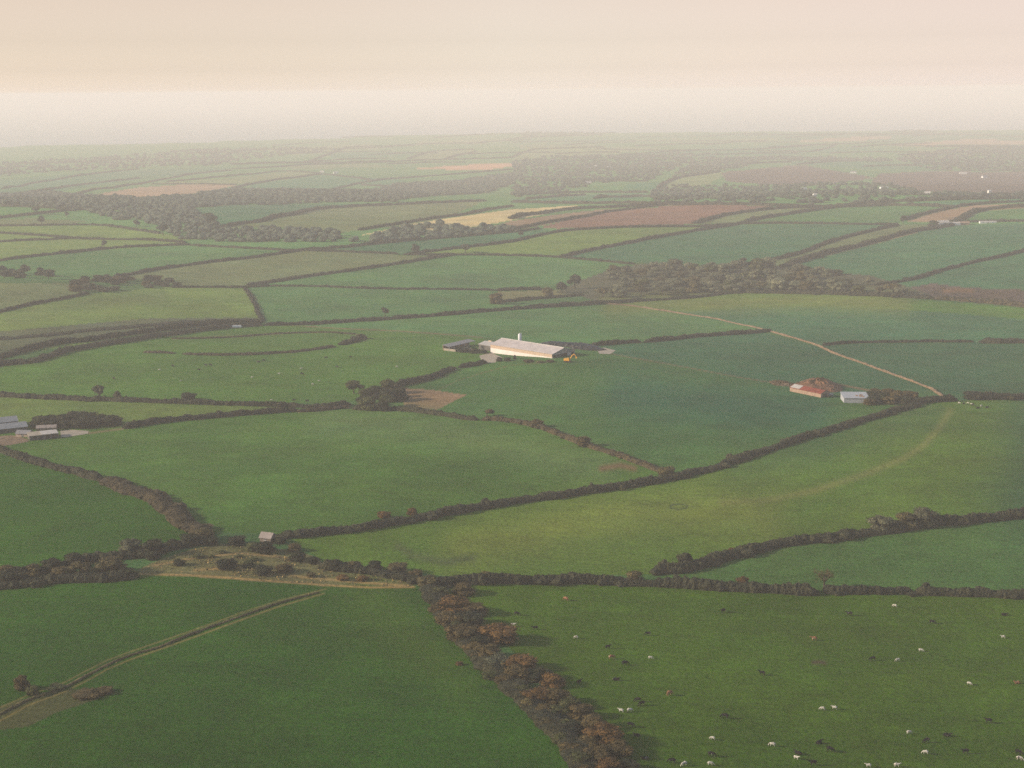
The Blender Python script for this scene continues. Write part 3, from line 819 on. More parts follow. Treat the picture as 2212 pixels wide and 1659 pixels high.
# ------------------------------------------------------------------ banks (earth or stone with dry grass)
def bank(pts, w, h, mat, name, label, cat, tuft=True, seed=1):
    W = un(pts)
    g = np.random.default_rng(seed)
    me = hedge_mesh(name, W, w, h, g, False)
    o = obj(name, me, mat)
    tag(o, label, cat)
    if tuft:
        L2, t = smooth_line(W, .5)
        s = max(.5, float(np.mean(W[:, 1])) / 1422)
        m = int(t[-1] * w / (s * s) * .9)
        i = g.integers(0, len(L2) - 1, m)
        P = L2[i] + g.normal(0, w * .42, (m, 2))
        P3 = np.column_stack([P, zt(P[:, 0], P[:, 1]) + g.uniform(.05, h * 1.05, m) * np.exp(-((P - L2[i]) ** 2).sum(1) / (w * w * .3))])
        v, q = leaf_quads(P3, np.tile([0, -.3, 1.0], (m, 1)), s, g)
        t_ = obj('dry_grass', mk_mesh('dry_grass', v, q), M['dry'], o)
        t_['kind'] = 'stuff'
    return o


bank([(1310, 657), (1363, 661), (1441, 673), (1539, 688), (1603, 702), (1641, 710), (1687, 723), (1768, 748), (1803, 764), (1873, 789), (1944, 815), (2003, 837), (2039, 858)],
     2.1, 1.3, M['earth'], 'stone_bank', 'long tan stone bank topped with dry grass, curving down from the wood to the gateway', 'field bank', True, 5)
bank([(690, 1280), (673, 1284), (601, 1304), (521, 1331), (460, 1352), (401, 1375), (341, 1399), (281, 1416), (233, 1436), (192, 1457), (150, 1480), (110, 1496), (60, 1513), (0, 1543), (-60, 1575)],
     1.2, .5, M['tan'], 'field_bank', 'low dark grassy bank crossing the lowest left field to the left edge', 'field bank', True, 6)
# ------------------------------------------------------------------ trees
def crown_mesh(name, g, dome=True, nq=900, lean=0.0, leaf=.085):
    """crown for a plant of width 1 and height 1: dark inner lumps with leaf clumps spread through and over them"""
    lob = []
    nl = g.integers(8, 12)
    for i in range(nl):
        a = g.uniform(0, 2 * math.pi)
        rr = g.uniform(.05, .34) if i else 0
        if dome:
            z = .30 + .42 * math.sqrt(max(0, 1 - (rr / .45) ** 2)) * g.uniform(.75, 1.05)
            s = (g.uniform(.15, .24), g.uniform(.15, .24), g.uniform(.16, .26))
        else:
            z = g.uniform(.45, .80) - rr * .25
            s = (g.uniform(.15, .23), g.uniform(.15, .23), g.uniform(.12, .2))
        lob.append((np.array([rr * math.cos(a) + lean * z, rr * math.sin(a), z]), np.array(s)))
    if dome:                                   # skirts of branches down to the ground
        for k in range(7):
            a = k * .9 + g.uniform(-.3, .3)
            lob.append((np.array([.27 * math.cos(a), .27 * math.sin(a), .22]), np.array([.17, .17, .24])))
    Vs, Ts, n = [], [], 0
    for c, s in lob:
        V = ICO_V * s * .80 * g.uniform(.75, 1.12, (len(ICO_V), 1)) + c
        V[:, 2] = np.maximum(V[:, 2], -.05)
        Vs.append(V)
        Ts.append(ICO_F + n)
        n += len(V)
    k = g.integers(0, len(lob), nq)
    d = g.normal(0, 1, (nq, 3))
    d[:, 2] = np.abs(d[:, 2]) * np.where(g.uniform(0, 1, nq) < .78, 1, -1)
    d /= np.linalg.norm(d, axis=1)[:, None]
    C = np.array([l[0] for l in lob])[k]
    S = np.array([l[1] for l in lob])[k]
    P = C + d * S * g.uniform(.82, 1.16, (nq, 1))
    P[:, 2] = np.maximum(P[:, 2], .01)
    lv, lq = leaf_quads(P, d, leaf, g)
    V = np.vstack(Vs + [lv])
    return mk_mesh(name, V, lq + n, np.vstack(Ts))


def trunk_mesh(name, g, lean=0.0, top=.55, r=.03):
    m = MB()
    m.tube([(0, 0, -.06), (lean * .1, 0, top * .4), (lean * .3, 0, top)], [r * 1.3, r, r * .55], 7)
    for i in range(5):
        a = i * 1.26 + g.uniform(-.3, .3)
        z0 = top * g.uniform(.45, .9)
        m.tube([(lean * z0 * .3, 0, z0), (.14 * math.cos(a) + lean * z0 * .6, .14 * math.sin(a), z0 + .12), (.27 * math.cos(a) + lean * .5, .27 * math.sin(a), z0 + .2)], [r * .5, r * .35, r * .12], 5)
    return m.mesh(name, True)


def bare_mesh(name, g):
    """fine twiggy crown of a leafless tree, width and height 1"""
    m = MB()

    def grow(p, d, l, r, lev):
        q = p + d * l
        m.tube([tuple(p), tuple((p + q) / 2 + Vector(g.normal(0, l * .05, 3))), tuple(q)], [r, r * .8, r * .6], 4, False)
        if lev == 0:
            return
        for _ in range(4 if lev > 1 else 5):
            e = (d + Vector(g.normal(0, .62, 3)) + Vector((0, 0, .08))).normalized()
            grow(p + d * l * g.uniform(.6, 1), e, l * g.uniform(.6, .8), r * .55, lev - 1)
    for i in range(6):
        a = i * 1.05
        grow(Vector((0, 0, .26)), Vector((math.cos(a) * .6, math.sin(a) * .6, .75)).normalized(), .24, .016, 3)
    return m.mesh(name)


PG = np.random.default_rng(21)
SHRUB = [crown_mesh('crown', PG, True, 1400, 0, .075) for _ in range(4)]
ROUND = [crown_mesh('crown', PG, False, 1200, 0, .085) for _ in range(4)]
BLOWN = crown_mesh('crown', PG, False, 1000, .32, .085)
TRUNK = [trunk_mesh('trunk', PG) for _ in range(2)]
STEM = [trunk_mesh('stem', PG, 0, .35, .02) for _ in range(2)]
TRUNKB = trunk_mesh('trunk', PG, .32)
BARE = bare_mesh('crown', PG)
for me_ in SHRUB + ROUND + [BLOWN, BARE]:
    me_.materials.append(M['olive'])
for me_ in TRUNK + STEM + [TRUNKB]:
    me_.materials.append(M['bark'])


def tree(p, w, h, kind, shape, name, label, cat, group=None):
    root = empty(name, p, random.uniform(0, 6.28) if shape != 'blown' else -.2)
    tag(root, label, cat, group)
    if shape == 'shrub':
        c, t, tn = random.choice(SHRUB), random.choice(STEM), 'stem'
    elif shape == 'round':
        c, t, tn = random.choice(ROUND), random.choice(TRUNK), 'trunk'
    elif shape == 'blown':
        c, t, tn = BLOWN, TRUNKB, 'trunk'
    else:
        c, t, tn = BARE, TRUNK[0], 'trunk'
    for nm, me, mt in (('crown', c, M[kind]), (tn, t, M['bark'])):
        o = bpy.data.objects.new(nm, me)
        COL.objects.link(o)
        o.parent = root
        o.scale = (w, w, h)
        o.material_slots[0].link = 'OBJECT'
        o.material_slots[0].material = mt
    return root


ADJ = {'rust': 'rusty orange', 'brown': 'brown', 'olive': 'olive green', 'dark': 'dark green', 'tan': 'tan-topped', 'grey': 'grey-green', 'sage': 'pale grey-green', 'gorse': 'yellow-green'}


def c7(x, y): return 777.6 + .4009 * x, 993.6 + .4009 * y
def c6(x, y): return .4009 * x, 993.6 + .4009 * y
def c4b(x, y): return 259.2 + .2969 * x, 1105.9 + .2969 * y
def cw5(x, y): return 1036.8 + .2734 * x, 535.7 + .2734 * y


# the diagonal belt of rust-brown trees at the bottom
BELT = [(360, 660, 110, 'tan'), (480, 660, 100, 'dark'), (560, 705, 130, 'brown'), (430, 715, 100, 'olive'), (500, 800, 190, 'rust'), (620, 815, 140, 'brown'), (470, 865, 130, 'brown'),
        (595, 870, 150, 'dark'), (550, 950, 170, 'brown'), (750, 960, 200, 'rust'), (640, 985, 120, 'dark'), (670, 1050, 150, 'brown'), (740, 1100, 140, 'grey'), (870, 1110, 165, 'rust'),
        (840, 1165, 150, 'brown'), (960, 1170, 140, 'dark'), (1040, 1200, 140, 'rust'), (950, 1275, 150, 'rust'), (1060, 1290, 150, 'brown'), (1130, 1320, 130, 'olive'), (1190, 1370, 150, 'brown'),
        (1070, 1360, 110, 'olive'), (1260, 1430, 150, 'brown'), (1150, 1450, 120, 'dark'), (1090, 1430, 80, 'gorse'), (1310, 1510, 200, 'rust'), (1220, 1530, 120, 'brown'), (1390, 1570, 150, 'brown'),
        (1270, 1600, 150, 'brown'), (1180, 1620, 130, 'olive'), (1340, 1660, 150, 'rust'), (1440, 1660, 120, 'dark'), (1220, 1690, 110, 'brown'), (1320, 1730, 150, 'brown'), (1420, 1740, 150, 'brown'),
        (410, 800, 90, 'brown'), (520, 890, 90, 'olive'), (600, 1010, 100, 'brown'), (700, 1160, 90, 'olive'), (770, 1190, 90, 'brown'), (880, 1240, 90, 'olive'), (900, 1320, 80, 'tan'), (1000, 1350, 100, 'brown'),
        (1010, 1430, 90, 'tan'), (1080, 1510, 90, 'olive'), (1130, 1560, 100, 'brown')]
BELT.sort(key=lambda b: b[1])
P = un([c7(x, y + 14) for x, y, w, k in BELT])
for i, (x, y, w, k) in enumerate(BELT):
    wm = w * .4009 / FP * np.linalg.norm(P[i] - ORG)
    tree(P[i], wm * 1.2, max(2.8, wm * .44), k, 'shrub', 'broadleaf_tree', f'{ADJ[k]} rounded tree, {ORD[i]} from the top of the diagonal tree belt', 'tree', 'trees of the foreground diagonal belt')
W = un([(930, 1266), (958, 1310), (1000, 1370), (1052, 1430), (1115, 1495), (1180, 1555), (1238, 1620), (1300, 1720)])
tag(obj('hedge', hedge_mesh('hedge', W, 9, 2.2, np.random.default_rng(77)), M['hedge']), 'brambly undergrowth beneath the diagonal belt of rust-brown trees', 'hedge')
LEFT = [(180, 620, 120, 'tan'), (430, 620, 140, 'tan'), (610, 610, 190, 'tan'), (320, 635, 120, 'brown'), (60, 665, 150, 'dark'), (520, 630, 110, 'dark'), (710, 500, 160, 'grey'), (830, 505, 160, 'dark'),
        (1100, 430, 130, 'tan'), (1020, 455, 120, 'dark'), (1140, 455, 80, 'dark'), (400, 570, 140, 'dark'), (270, 590, 120, 'dark'), (40, 625, 120, 'brown'), (690, 625, 90, 'olive'), (930, 470, 90, 'dark')]
LEFT.sort(key=lambda b: b[0])
P = un([c6(x, y) for x, y, w, k in LEFT])
for i, (x, y, w, k) in enumerate(LEFT):
    wm = w * .4009 / FP * np.linalg.norm(P[i] - ORG)
    tree(P[i], wm, max(2.8, wm * .5), k, 'shrub', 'broadleaf_tree', f'{ADJ[k]} rounded tree, {ORD[i]} from the left in the hedge belt at left', 'tree', 'trees in the left hedge belt')
RUIN = [(850, 235, 150, 'dark', 'dark spreading bush left of the stone ruin'), (960, 275, 130, 'olive', 'olive bush just below and left of the stone ruin'), (1060, 290, 180, 'dark', 'large dark bush directly below the stone ruin'),
        (1160, 225, 110, 'dark', 'dark green bush touching the right side of the stone ruin'), (1270, 280, 120, 'brown', 'brown bush to the right and below the stone ruin'), (1290, 350, 150, 'dark', 'long dark bush in the upper right of the rough triangle'),
        (1400, 370, 110, 'dark', 'dark bush near the right tip of the rough triangle'), (1570, 415, 170, 'dark', 'wide dark bush, leftmost of the scrub leading to the diagonal belt'), (1700, 420, 150, 'tan', 'tan-topped bush second in the scrub leading to the diagonal belt'),
        (1850, 420, 160, 'dark', 'dark bush third in the scrub leading to the diagonal belt'), (2020, 435, 170, 'tan', 'wide tan bush fourth in the scrub leading to the diagonal belt'), (2150, 470, 120, 'brown', 'brown bush last in the scrub before the diagonal belt'),
        (780, 410, 170, 'dark', 'low dark bush in the middle of the rough triangle'), (940, 400, 120, 'olive', 'olive bush in the middle of the rough triangle'), (1040, 450, 150, 'dark', 'dark low bush on the lower middle of the rough triangle'), (1200, 435, 140, 'brown', 'brown bush on the lower right of the rough triangle'),
        (960, 350, 90, 'gorse', 'yellow-green gorse bush at the centre of the rough triangle'), (430, 385, 100, 'dark', 'small dark bush alone in the left of the rough triangle'), (740, 295, 70, 'gorse', 'small gorse bush near the top of the rough triangle'),
        (570, 330, 100, 'gorse', 'green gorse bush in the upper left of the rough triangle'), (1620, 490, 110, 'rust', 'orange-brown bracken clump, left one under the scrub'), (1760, 495, 110, 'rust', 'orange-brown bracken clump, right one under the scrub'), (1390, 470, 80, 'tan', 'small tan bush by the dry grass edge'),
        (240, 340, 130, 'dark', 'dark low bush at the left tip of the rough triangle'), (660, 330, 60, 'gorse', 'tiny gorse bush left of the triangle top'), (860, 330, 60, 'gorse', 'tiny gorse bush right of the triangle top')]
P = un([c4b(x, y) for x, y, w, k, l in RUIN])
for i, (x, y, w, k, l) in enumerate(RUIN):
    wm = w * .2969 / FP * np.linalg.norm(P[i] - ORG)
    tree(P[i], wm, max(1.2, wm * (.28 if k in ('gorse', 'rust') else .42)), k, 'shrub', 'shrub', l, 'shrub', 'bushes around the rough triangle')
# single trees: survey foot point, width, height, kind, shape, label
SINGLE = [
    ((1468, 1226), 48, 42, 'dark', 'blown', 'dark windblown tree at the lower end of the climbing hedge'),
    ((1780, 1272), 62, 58, 'brown', 'bare', 'bare twiggy tree standing in the gap of the pasture hedge'),
    ((1905, 1146), 60, 34, 'grey', 'shrub', 'pale grey-brown bush on the climbing hedge, left of three'),
    ((1955, 1140), 60, 34, 'tan', 'shrub', 'pale tan bush on the climbing hedge, middle of three'),
    ((2000, 1134), 60, 42, 'grey', 'shrub', 'pale grey-brown bush on the climbing hedge, right of three and tallest'),
    ((1580, 1200), 26, 18, 'rust', 'shrub', 'small orange bush on the climbing hedge, near its lower end'),
    ((1370, 1258), 50, 26, 'tan', 'shrub', 'yellowish bush on the pasture hedge before the climbing hedge joins'),
    ((1605, 1270), 40, 26, 'rust', 'shrub', 'orange-topped bush on the pasture hedge left of the bare tree'),
    ((1050, 1256), 34, 24, 'tan', 'shrub', 'small tan bush on the left part of the pasture hedge'),
    ((1051, 899), 30, 20, 'brown', 'blown', 'low brown tree by the gap in the curving hedge'),
    ((830, 1118), 34, 16, 'rust', 'shrub', 'flat brown bush above the very long hedge, the left one of two'),
    ((890, 1112), 28, 16, 'rust', 'shrub', 'flat brown bush above the very long hedge, the right one of two'),
    ((1440, 1028), 46, 22, 'tan', 'shrub', 'tan bush where the curving hedge meets the long hedge'),
    ((1262, 964), 36, 24, 'brown', 'shrub', 'brown bush standing in the middle of the curving hedge'),
    ((1160, 922), 30, 18, 'brown', 'shrub', 'brown bush near the top bend of the curving hedge'),
    ((215, 862), 30, 34, 'grey', 'round', 'taller grey tree beside the straight hedge below the cow field'),
    ((254, 864), 20, 20, 'grey', 'round', 'smaller grey tree beside the taller one at the straight hedge'),
    ((406, 863), 36, 16, 'dark', 'shrub', 'low round dark bush on the cow field above the straight hedge'),
    ((832, 682), 22, 20, 'grey', 'round', 'lone small tree in the field left of the small enclosure'),
    ((1072, 656), 36, 26, 'brown', 'shrub', 'brown rounded tree at the left end of the small enclosure'),
    ((1184, 640), 28, 22, 'tan', 'shrub', 'pale yellowish tree inside the strip enclosure'),
    ((1212, 632), 30, 24, 'dark', 'round', 'dark tree left of the middle wood, the lower of two'),
    ((1242, 624), 34, 36, 'dark', 'round', 'dark rounded tree left of the middle wood, the taller of two'),
    ((455, 490), 34, 34, 'wood', 'round', 'tall tree standing above the right end of the valley wood'),
    ((352, 508), 28, 28, 'wood', 'round', 'tree standing in the pale field at the left of the valley wood'),
    ((225, 535), 14, 18, 'wood', 'round', 'lone hedge tree on the slanting hedge at left'),
    ((895, 548), 26, 22, 'dark', 'round', 'dark tree at the hedge junction below the stubble field'),
    ((1005, 546), 30, 22, 'wood', 'round', 'grey tree right of the hedge junction below the stubble field'),
    ((90, 484), 18, 18, 'wood', 'round', 'lone tree by the cream strip field at far left'),
    ((78, 462), 18, 18, 'wood', 'round', 'lone tree above the cream strip field at far left'),
    ((145, 470), 12, 14, 'wood', 'round', 'small tree between the valley wood and the cream strip field'),
    ((295, 490), 20, 16, 'wood', 'round', 'small tree left of the valley wood on the hedge'),
    ((1951, 484), 18, 20, 'dark', 'round', 'dark tree at the corner of the curved tan field'),
    ((2016, 490), 30, 14, 'dark', 'shrub', 'dark bush against the left of the white farm'),
    ((1124, 512), 16, 18, 'dark', 'round', 'small dark tree on the hedge below the tan strip'),
    ((1606, 572), 26, 16, 'dark', 'shrub', 'dark bush where the upper slanting hedge leaves the wood'),
    ((2100, 862), 40, 18, 'dark', 'shrub', 'dark bush behind the cows at the right-hand gateway'),
    ((48, 1488), 38, 30, 'brown', 'shrub', 'dark brown bush in the bottom left corner field'),
    ((70, 1500), 30, 18, 'olive', 'shrub', 'low olive bush right of the brown corner bush'),
    ((185, 1503), 60, 9, 'brown', 'shrub', 'low brown bramble patch right of the grassy bank, left one'),
    ((225, 1496), 44, 10, 'brown', 'shrub', 'low brown bramble patch right of the grassy bank, right one'),
    ((120, 1488), 40, 8, 'olive', 'shrub', 'low green bramble patch beside the worn bank'),
    ((1112, 776), 10, 10, 'dark', 'shrub', 'small dark bush in front of the white barn wall'),
    ((1078, 780), 18, 9, 'dark', 'shrub', 'dark bush at the left front of the white barn wall'),
    ((1096, 780), 18, 9, 'dark', 'shrub', 'second dark bush at the left front of the white barn wall'),
    ((1142, 782), 26, 6, 'brown', 'shrub', 'low brown brambles below the middle of the barn wall'),
    ((1166, 783), 20, 5, 'gorse', 'shrub', 'low green weeds below the right half of the barn wall'),
    ((1188, 782), 20, 5, 'brown', 'shrub', 'low brown weeds at the right end of the barn wall'),
    ((1000, 760), 30, 9, 'dark', 'shrub', 'dark low bush in front of the dairy yard'),
    ((1025, 762), 34, 10, 'dark', 'shrub', 'dark low bush right of centre before the dairy yard'),
    ((1046, 763), 20, 8, 'dark', 'shrub', 'dark low bush against the left corner of the big barn'),
    ((992, 1436), 20, 7, 'rust', 'shrub', 'small lone brown bush in the lowest left field by the tree belt'),
]
P = un([s[0] for s in SINGLE])
for i, (p, w, h, k, shp, l) in enumerate(SINGLE):
    sc_ = np.linalg.norm(P[i] - ORG) / FP
    nm = 'shrub' if shp == 'shrub' else ('bare_tree' if shp == 'bare' else 'broadleaf_tree')
    tree(P[i], w * sc_, h * sc_, k, shp, nm, l, 'shrub' if shp == 'shrub' else 'tree')


def scatter_trees(poly, n, wr, hr, kinds, fmt, group, seed, shapes=('shrub', 'round'), dmin=.6):
    g = np.random.default_rng(seed)
    W = un(poly)[:, :2]
    lo, hi = W.min(0), W.max(0)
    pts = []
    for _ in range(20000):
        p = g.uniform(lo, hi)
        if inside([tuple(q) for q in W], np.array([p[0]]), np.array([p[1]]))[0] and all((p[0] - q[0]) ** 2 + (p[1] - q[1]) ** 2 > (dmin * wr[1]) ** 2 for q in pts):
            pts.append(p)
            if len(pts) == n:
                break
    pts.sort(key=lambda p: p[0] / p[1])
    for i, p in enumerate(pts):
        k = kinds[g.integers(len(kinds))]
        w = g.uniform(*wr)
        tree((p[0], p[1], float(zt(p[0], p[1]))), w, w * g.uniform(*hr), k, shapes[g.integers(len(shapes))], 'broadleaf_tree', fmt.format(a=ADJ.get(k, 'dark'), o=ORD[i]), 'tree', group)


scatter_trees([(758, 882), (762, 850), (800, 843), (868, 846), (873, 880), (820, 889)], 12, (9, 15), (.55, .75), ['olive', 'dark', 'olive', 'tan'],
              '{a} tree in the copse by the brown plot, {o} from the left', 'trees of the copse by the brown plot', 31, dmin=.5)
MW = [('front', [(1270, 645), (1340, 622), (1600, 612), (1880, 628), (2000, 640), (1880, 637), (1744, 631), (1607, 629), (1501, 640), (1380, 648)], 40, 41),
      ('middle', [(1290, 620), (1340, 604), (1500, 595), (1640, 592), (1800, 605), (1930, 622), (1880, 626), (1600, 611), (1340, 622)], 34, 42),
      ('back', [(1300, 604), (1340, 585), (1420, 572), (1500, 580), (1640, 575), (1700, 578), (1830, 596), (1800, 604), (1640, 591), (1500, 594), (1340, 603)], 34, 43)]
for nm, poly, n, sd in MW:
    scatter_trees(poly, n, (14, 24), (.42, .62), ['sage', 'grey', 'tan', 'sage', 'sage', 'olive'], '{a} tree in the %s row of the middle wood, {o} from the left' % nm, 'trees of the middle wood', sd, dmin=.5)
scatter_trees([(155, 630), (165, 606), (230, 598), (330, 600), (388, 612), (380, 620), (290, 624), (200, 634)], 30, (10, 17), (.32, .5), ['dark', 'grey', 'brown', 'dark'],
              '{a} bush in the scrub copse on the left slope, {o} from the left', 'bushes of the scrub copse', 44, ('shrub',), .45)
scatter_trees([(-30, 604), (0, 585), (60, 592), (145, 600), (145, 608), (60, 602)], 9, (12, 18), (.5, .7), ['grey', 'wood', 'dark'],
              '{a} tree on the hedge left of the scrub copse, {o} from the left', 'trees left of the scrub copse', 45)
scatter_trees([(1868, 874), (1880, 850), (1930, 852), (1975, 862), (1983, 872), (1950, 878)], 18, (9, 14), (.4, .55), ['dark', 'dark', 'brown'],
              '{a} bush in the thicket right of the metal shed, {o} from the left', 'bushes of the thicket by the metal shed', 46, ('shrub',), .45)
scatter_trees([(70, 918), (110, 913), (180, 905), (245, 912), (250, 920), (170, 924), (105, 926)], 20, (10, 15), (.4, .5), ['dark', 'dark', 'hedge'],
              '{a} bush in the shelter belt behind the roadside farm, {o} from the left', 'shelter belt of the roadside farm', 47, ('shrub',), .45)


# ------------------------------------------------------------------ far woods that read as one mass
def far_wood(name, polys, spacing, wr, label, seed):
    g = np.random.default_rng(seed)
    Vs, Ts, n = [], [], 0
    for poly in polys:
        W = un(poly)[:, :2]
        lo, hi = W.min(0), W.max(0)
        A = np.prod(hi - lo)
        c = g.uniform(lo, hi, (int(A / spacing ** 2), 2))
        c = c[inside([tuple(q) for q in W], c[:, 0], c[:, 1])]
        z = zt(c[:, 0], c[:, 1])
        for (x, y), zz in zip(c, z):
            w = g.uniform(*wr)
            h = w * g.uniform(.42, .75)
            V = ICO_V * np.array([w * .5, w * .5, h * .5]) * g.uniform(.72, 1.2, (len(ICO_V), 1)) + np.array([x, y, zz + h * .42])
            Vs.append(V)
            Ts.append(ICO_F + n)
            n += len(V)
    me = mk_mesh(name, np.vstack(Vs), None, np.vstack(Ts))
    tag(obj(name, me, M['wood']), label, 'woodland', kind='stuff')


far_wood('woodland', [[(-60, 430), (0, 423), (60, 419), (125, 416), (200, 427), (300, 431), (420, 424), (490, 413), (550, 412), (650, 413), (800, 413), (850, 400), (950, 395), (1106, 375), (1106, 398),
                       (1050, 418), (925, 424), (850, 437), (700, 437), (500, 442), (415, 452), (440, 468), (472, 492), (470, 508), (420, 523), (380, 515), (350, 492), (300, 478), (250, 476), (180, 458), (125, 452), (60, 444), (-60, 440)],
                      [(465, 522), (475, 496), (600, 493), (725, 503), (750, 518), (700, 523), (600, 524)],
                      [(750, 520), (800, 516), (875, 492), (950, 484), (1000, 494), (1106, 494), (1106, 501), (950, 514), (870, 521), (790, 527)]],
         13, (9, 15), 'dark valley woodland winding through the middle distance on the left', 51)
far_wood('woodland', [[(1106, 395), (1106, 348), (1300, 338), (1500, 340), (1440, 372), (1400, 392), (1340, 392), (1200, 418), (1106, 428)],
                      [(1400, 418), (1450, 400), (1560, 402), (1700, 402), (1880, 398), (2000, 416), (2212, 422), (2300, 424), (2212, 430), (1960, 436), (1800, 443), (1560, 440), (1420, 440)],
                      [(1500, 340), (1700, 338), (1950, 342), (1900, 350), (1650, 346), (1560, 370), (1450, 384)],
                      [(1930, 345), (1980, 334), (2100, 316), (2300, 316), (2300, 372), (2050, 370), (2000, 366)]],
         30, (9, 16), 'broken woodland among the far fields and heath on the right', 52)
far_wood('woodland', [[(-40, 355), (200, 342), (450, 322), (700, 318), (730, 326), (520, 345), (500, 356), (250, 365), (-40, 385)],
                      [(1080, 344), (1200, 338), (1450, 330), (1560, 330), (1500, 338), (1300, 340)], [(1120, 290), (1200, 286), (1300, 288), (1300, 294), (1130, 296)], [(1920, 284), (2000, 282), (2040, 286), (1960, 289)]],
         44, (10, 17), 'faint hazy woodland on the farthest ridge', 53)

# ------------------------------------------------------------------ rough grass in the triangle
def tufts(name, poly, s, dens, label, seed, mat):
    g = np.random.default_rng(seed)
    W = un(poly)[:, :2]
    lo, hi = W.min(0), W.max(0)
    c = g.uniform(lo, hi, (int(np.prod(hi - lo) * dens), 2))
    c = c[inside([tuple(q) for q in W], c[:, 0], c[:, 1])]
    cl = np.sin(c[:, 0] * .37 + 2 * np.sin(c[:, 1] * .11)) + np.sin(c[:, 1] * .21 + c[:, 0] * .13)
    c = c[cl > g.uniform(-1.2, 1.2, len(c))]
    P = np.column_stack([c, zt(c[:, 0], c[:, 1]) + g.uniform(.1, .45, len(c))])
    v, q = leaf_quads(P, np.tile([0, -.3, .8], (len(P), 1)), s, g)
    tag(obj(name, mk_mesh(name, v, q), mat), label, 'rough grass', kind='stuff')


tufts('rough_grass', [(285, 1240), (330, 1215), (417, 1187), (480, 1178), (560, 1184), (640, 1192), (690, 1207), (700, 1228), (860, 1252), (900, 1262), (880, 1269), (700, 1265), (470, 1249)],
      .9, .5, 'tufts of dry tan grass all over the rough triangle', 61, M['dry'])
tufts('green_scrub', [(330, 1225), (420, 1190), (480, 1178), (600, 1200), (700, 1235), (640, 1250), (450, 1240)],
      1.0, .35, 'low green scrub between the dry grass of the rough triangle', 62, M['gorse'])
tufts('bracken', [(1945, 630), (2017, 614), (2090, 623), (2212, 628), (2330, 640), (2330, 675), (2212, 661), (2017, 644)],
      1.6, .12, 'brown bracken on the slope at the right edge', 63, M['brown'])

# ------------------------------------------------------------------ buildings
M['barn_wall'] = plain('barn_block_wall', (.62, .55, .50), .10, .15, .8)
M['barn_board'] = plain('barn_board', (.46, .34, .25), .18, .5, .85, (3, 3, .3))
M['barn_roof'] = plain('barn_roof_sheet', (.43, .37, .345), .16, .22, .8)
M['roof_light'] = plain('roof_light_sheet', (0.446, 0.410, 0.374), .1, .4, .6)
M['dark_in'] = plain('dark_interior', (.03, .03, .028), .2)
M['steel'] = plain('steel_frame', (.30, .30, .29), .15)
M['gable'] = plain('gable_sheet', (.22, .22, .20), .15, .5)
M['grey_roof'] = plain('grey_roof_sheet', (0.180, 0.186, 0.192), .18, .3, .6)
M['dark_wall'] = plain('dark_wall', (.10, .09, .08), .25, .4)
M['pale_roof'] = plain('pale_roof_sheet', (0.372, 0.342, 0.312), .15, .4)
M['red_roof'] = plain('rusty_red_sheet', (0.176, 0.044, 0.028), .35, .35)
M['brick'] = plain('pale_brick_wall', (0.276, 0.186, 0.132), .2, .5)
M['silver'] = plain('galvanised_sheet', (0.303, 0.308, 0.319), .14, .35, .7)
M['rust_stain'] = plain('rust_stain', (.28, .17, .11), .4, .5)
M['white'] = plain('white_render', (0.656, 0.640, 0.608), .06)
M['slate'] = plain('slate_roof', (.20, .19, .19), .2, .6)
M['stone_slate'] = plain('pale_stone_slate', (0.253, 0.209, 0.182), .25, .9)
M['stone'] = plain('rubble_stone', (0.175, 0.140, 0.112), .3, 1.0)
M['yellow'] = plain('yellow_paint', (0.562, 0.270, 0.022), .15, .8, .5)
M['rubber'] = plain('rubber', (.02, .02, .02), .2)
M['glass'] = plain('cab_glass', (.05, .06, .07), .1, 1, .15)
M['plastic'] = plain('black_sheeting', (.022, .022, .024), .3, .4, .5)
M['dirt'] = plain('spoil_earth', (.15, .075, .04), .4, .25)
M['metal_white'] = plain('pale_bin_metal', (0.525, 0.525, 0.517), .08, .6, .5)


def frame_of(p, ax):
    """empty at p with its x axis along ax"""
    return float(math.atan2(ax[1], ax[0]))


def gable_part(m, L, W, he, hr, over=.35, th=.18):
    """two roof slopes over a plan 0..L x 0..W, ridge along x"""
    c = W / 2
    sl = (hr - he) / c
    for s in (0, 1):
        y0, y1 = (-over, c) if s == 0 else (W + over, c)
        z0, z1 = he - over * sl, hr
        V = [(-over, y0, z0), (L + over, y0, z0), (L + over, y1, z1), (-over, y1, z1)]
        if s:
            V = [V[1], V[0], V[3], V[2]]
        m.hexa([(a, b, z + .02) for a, b, z in V] + [(a, b, z + th) for a, b, z in V])
    return m


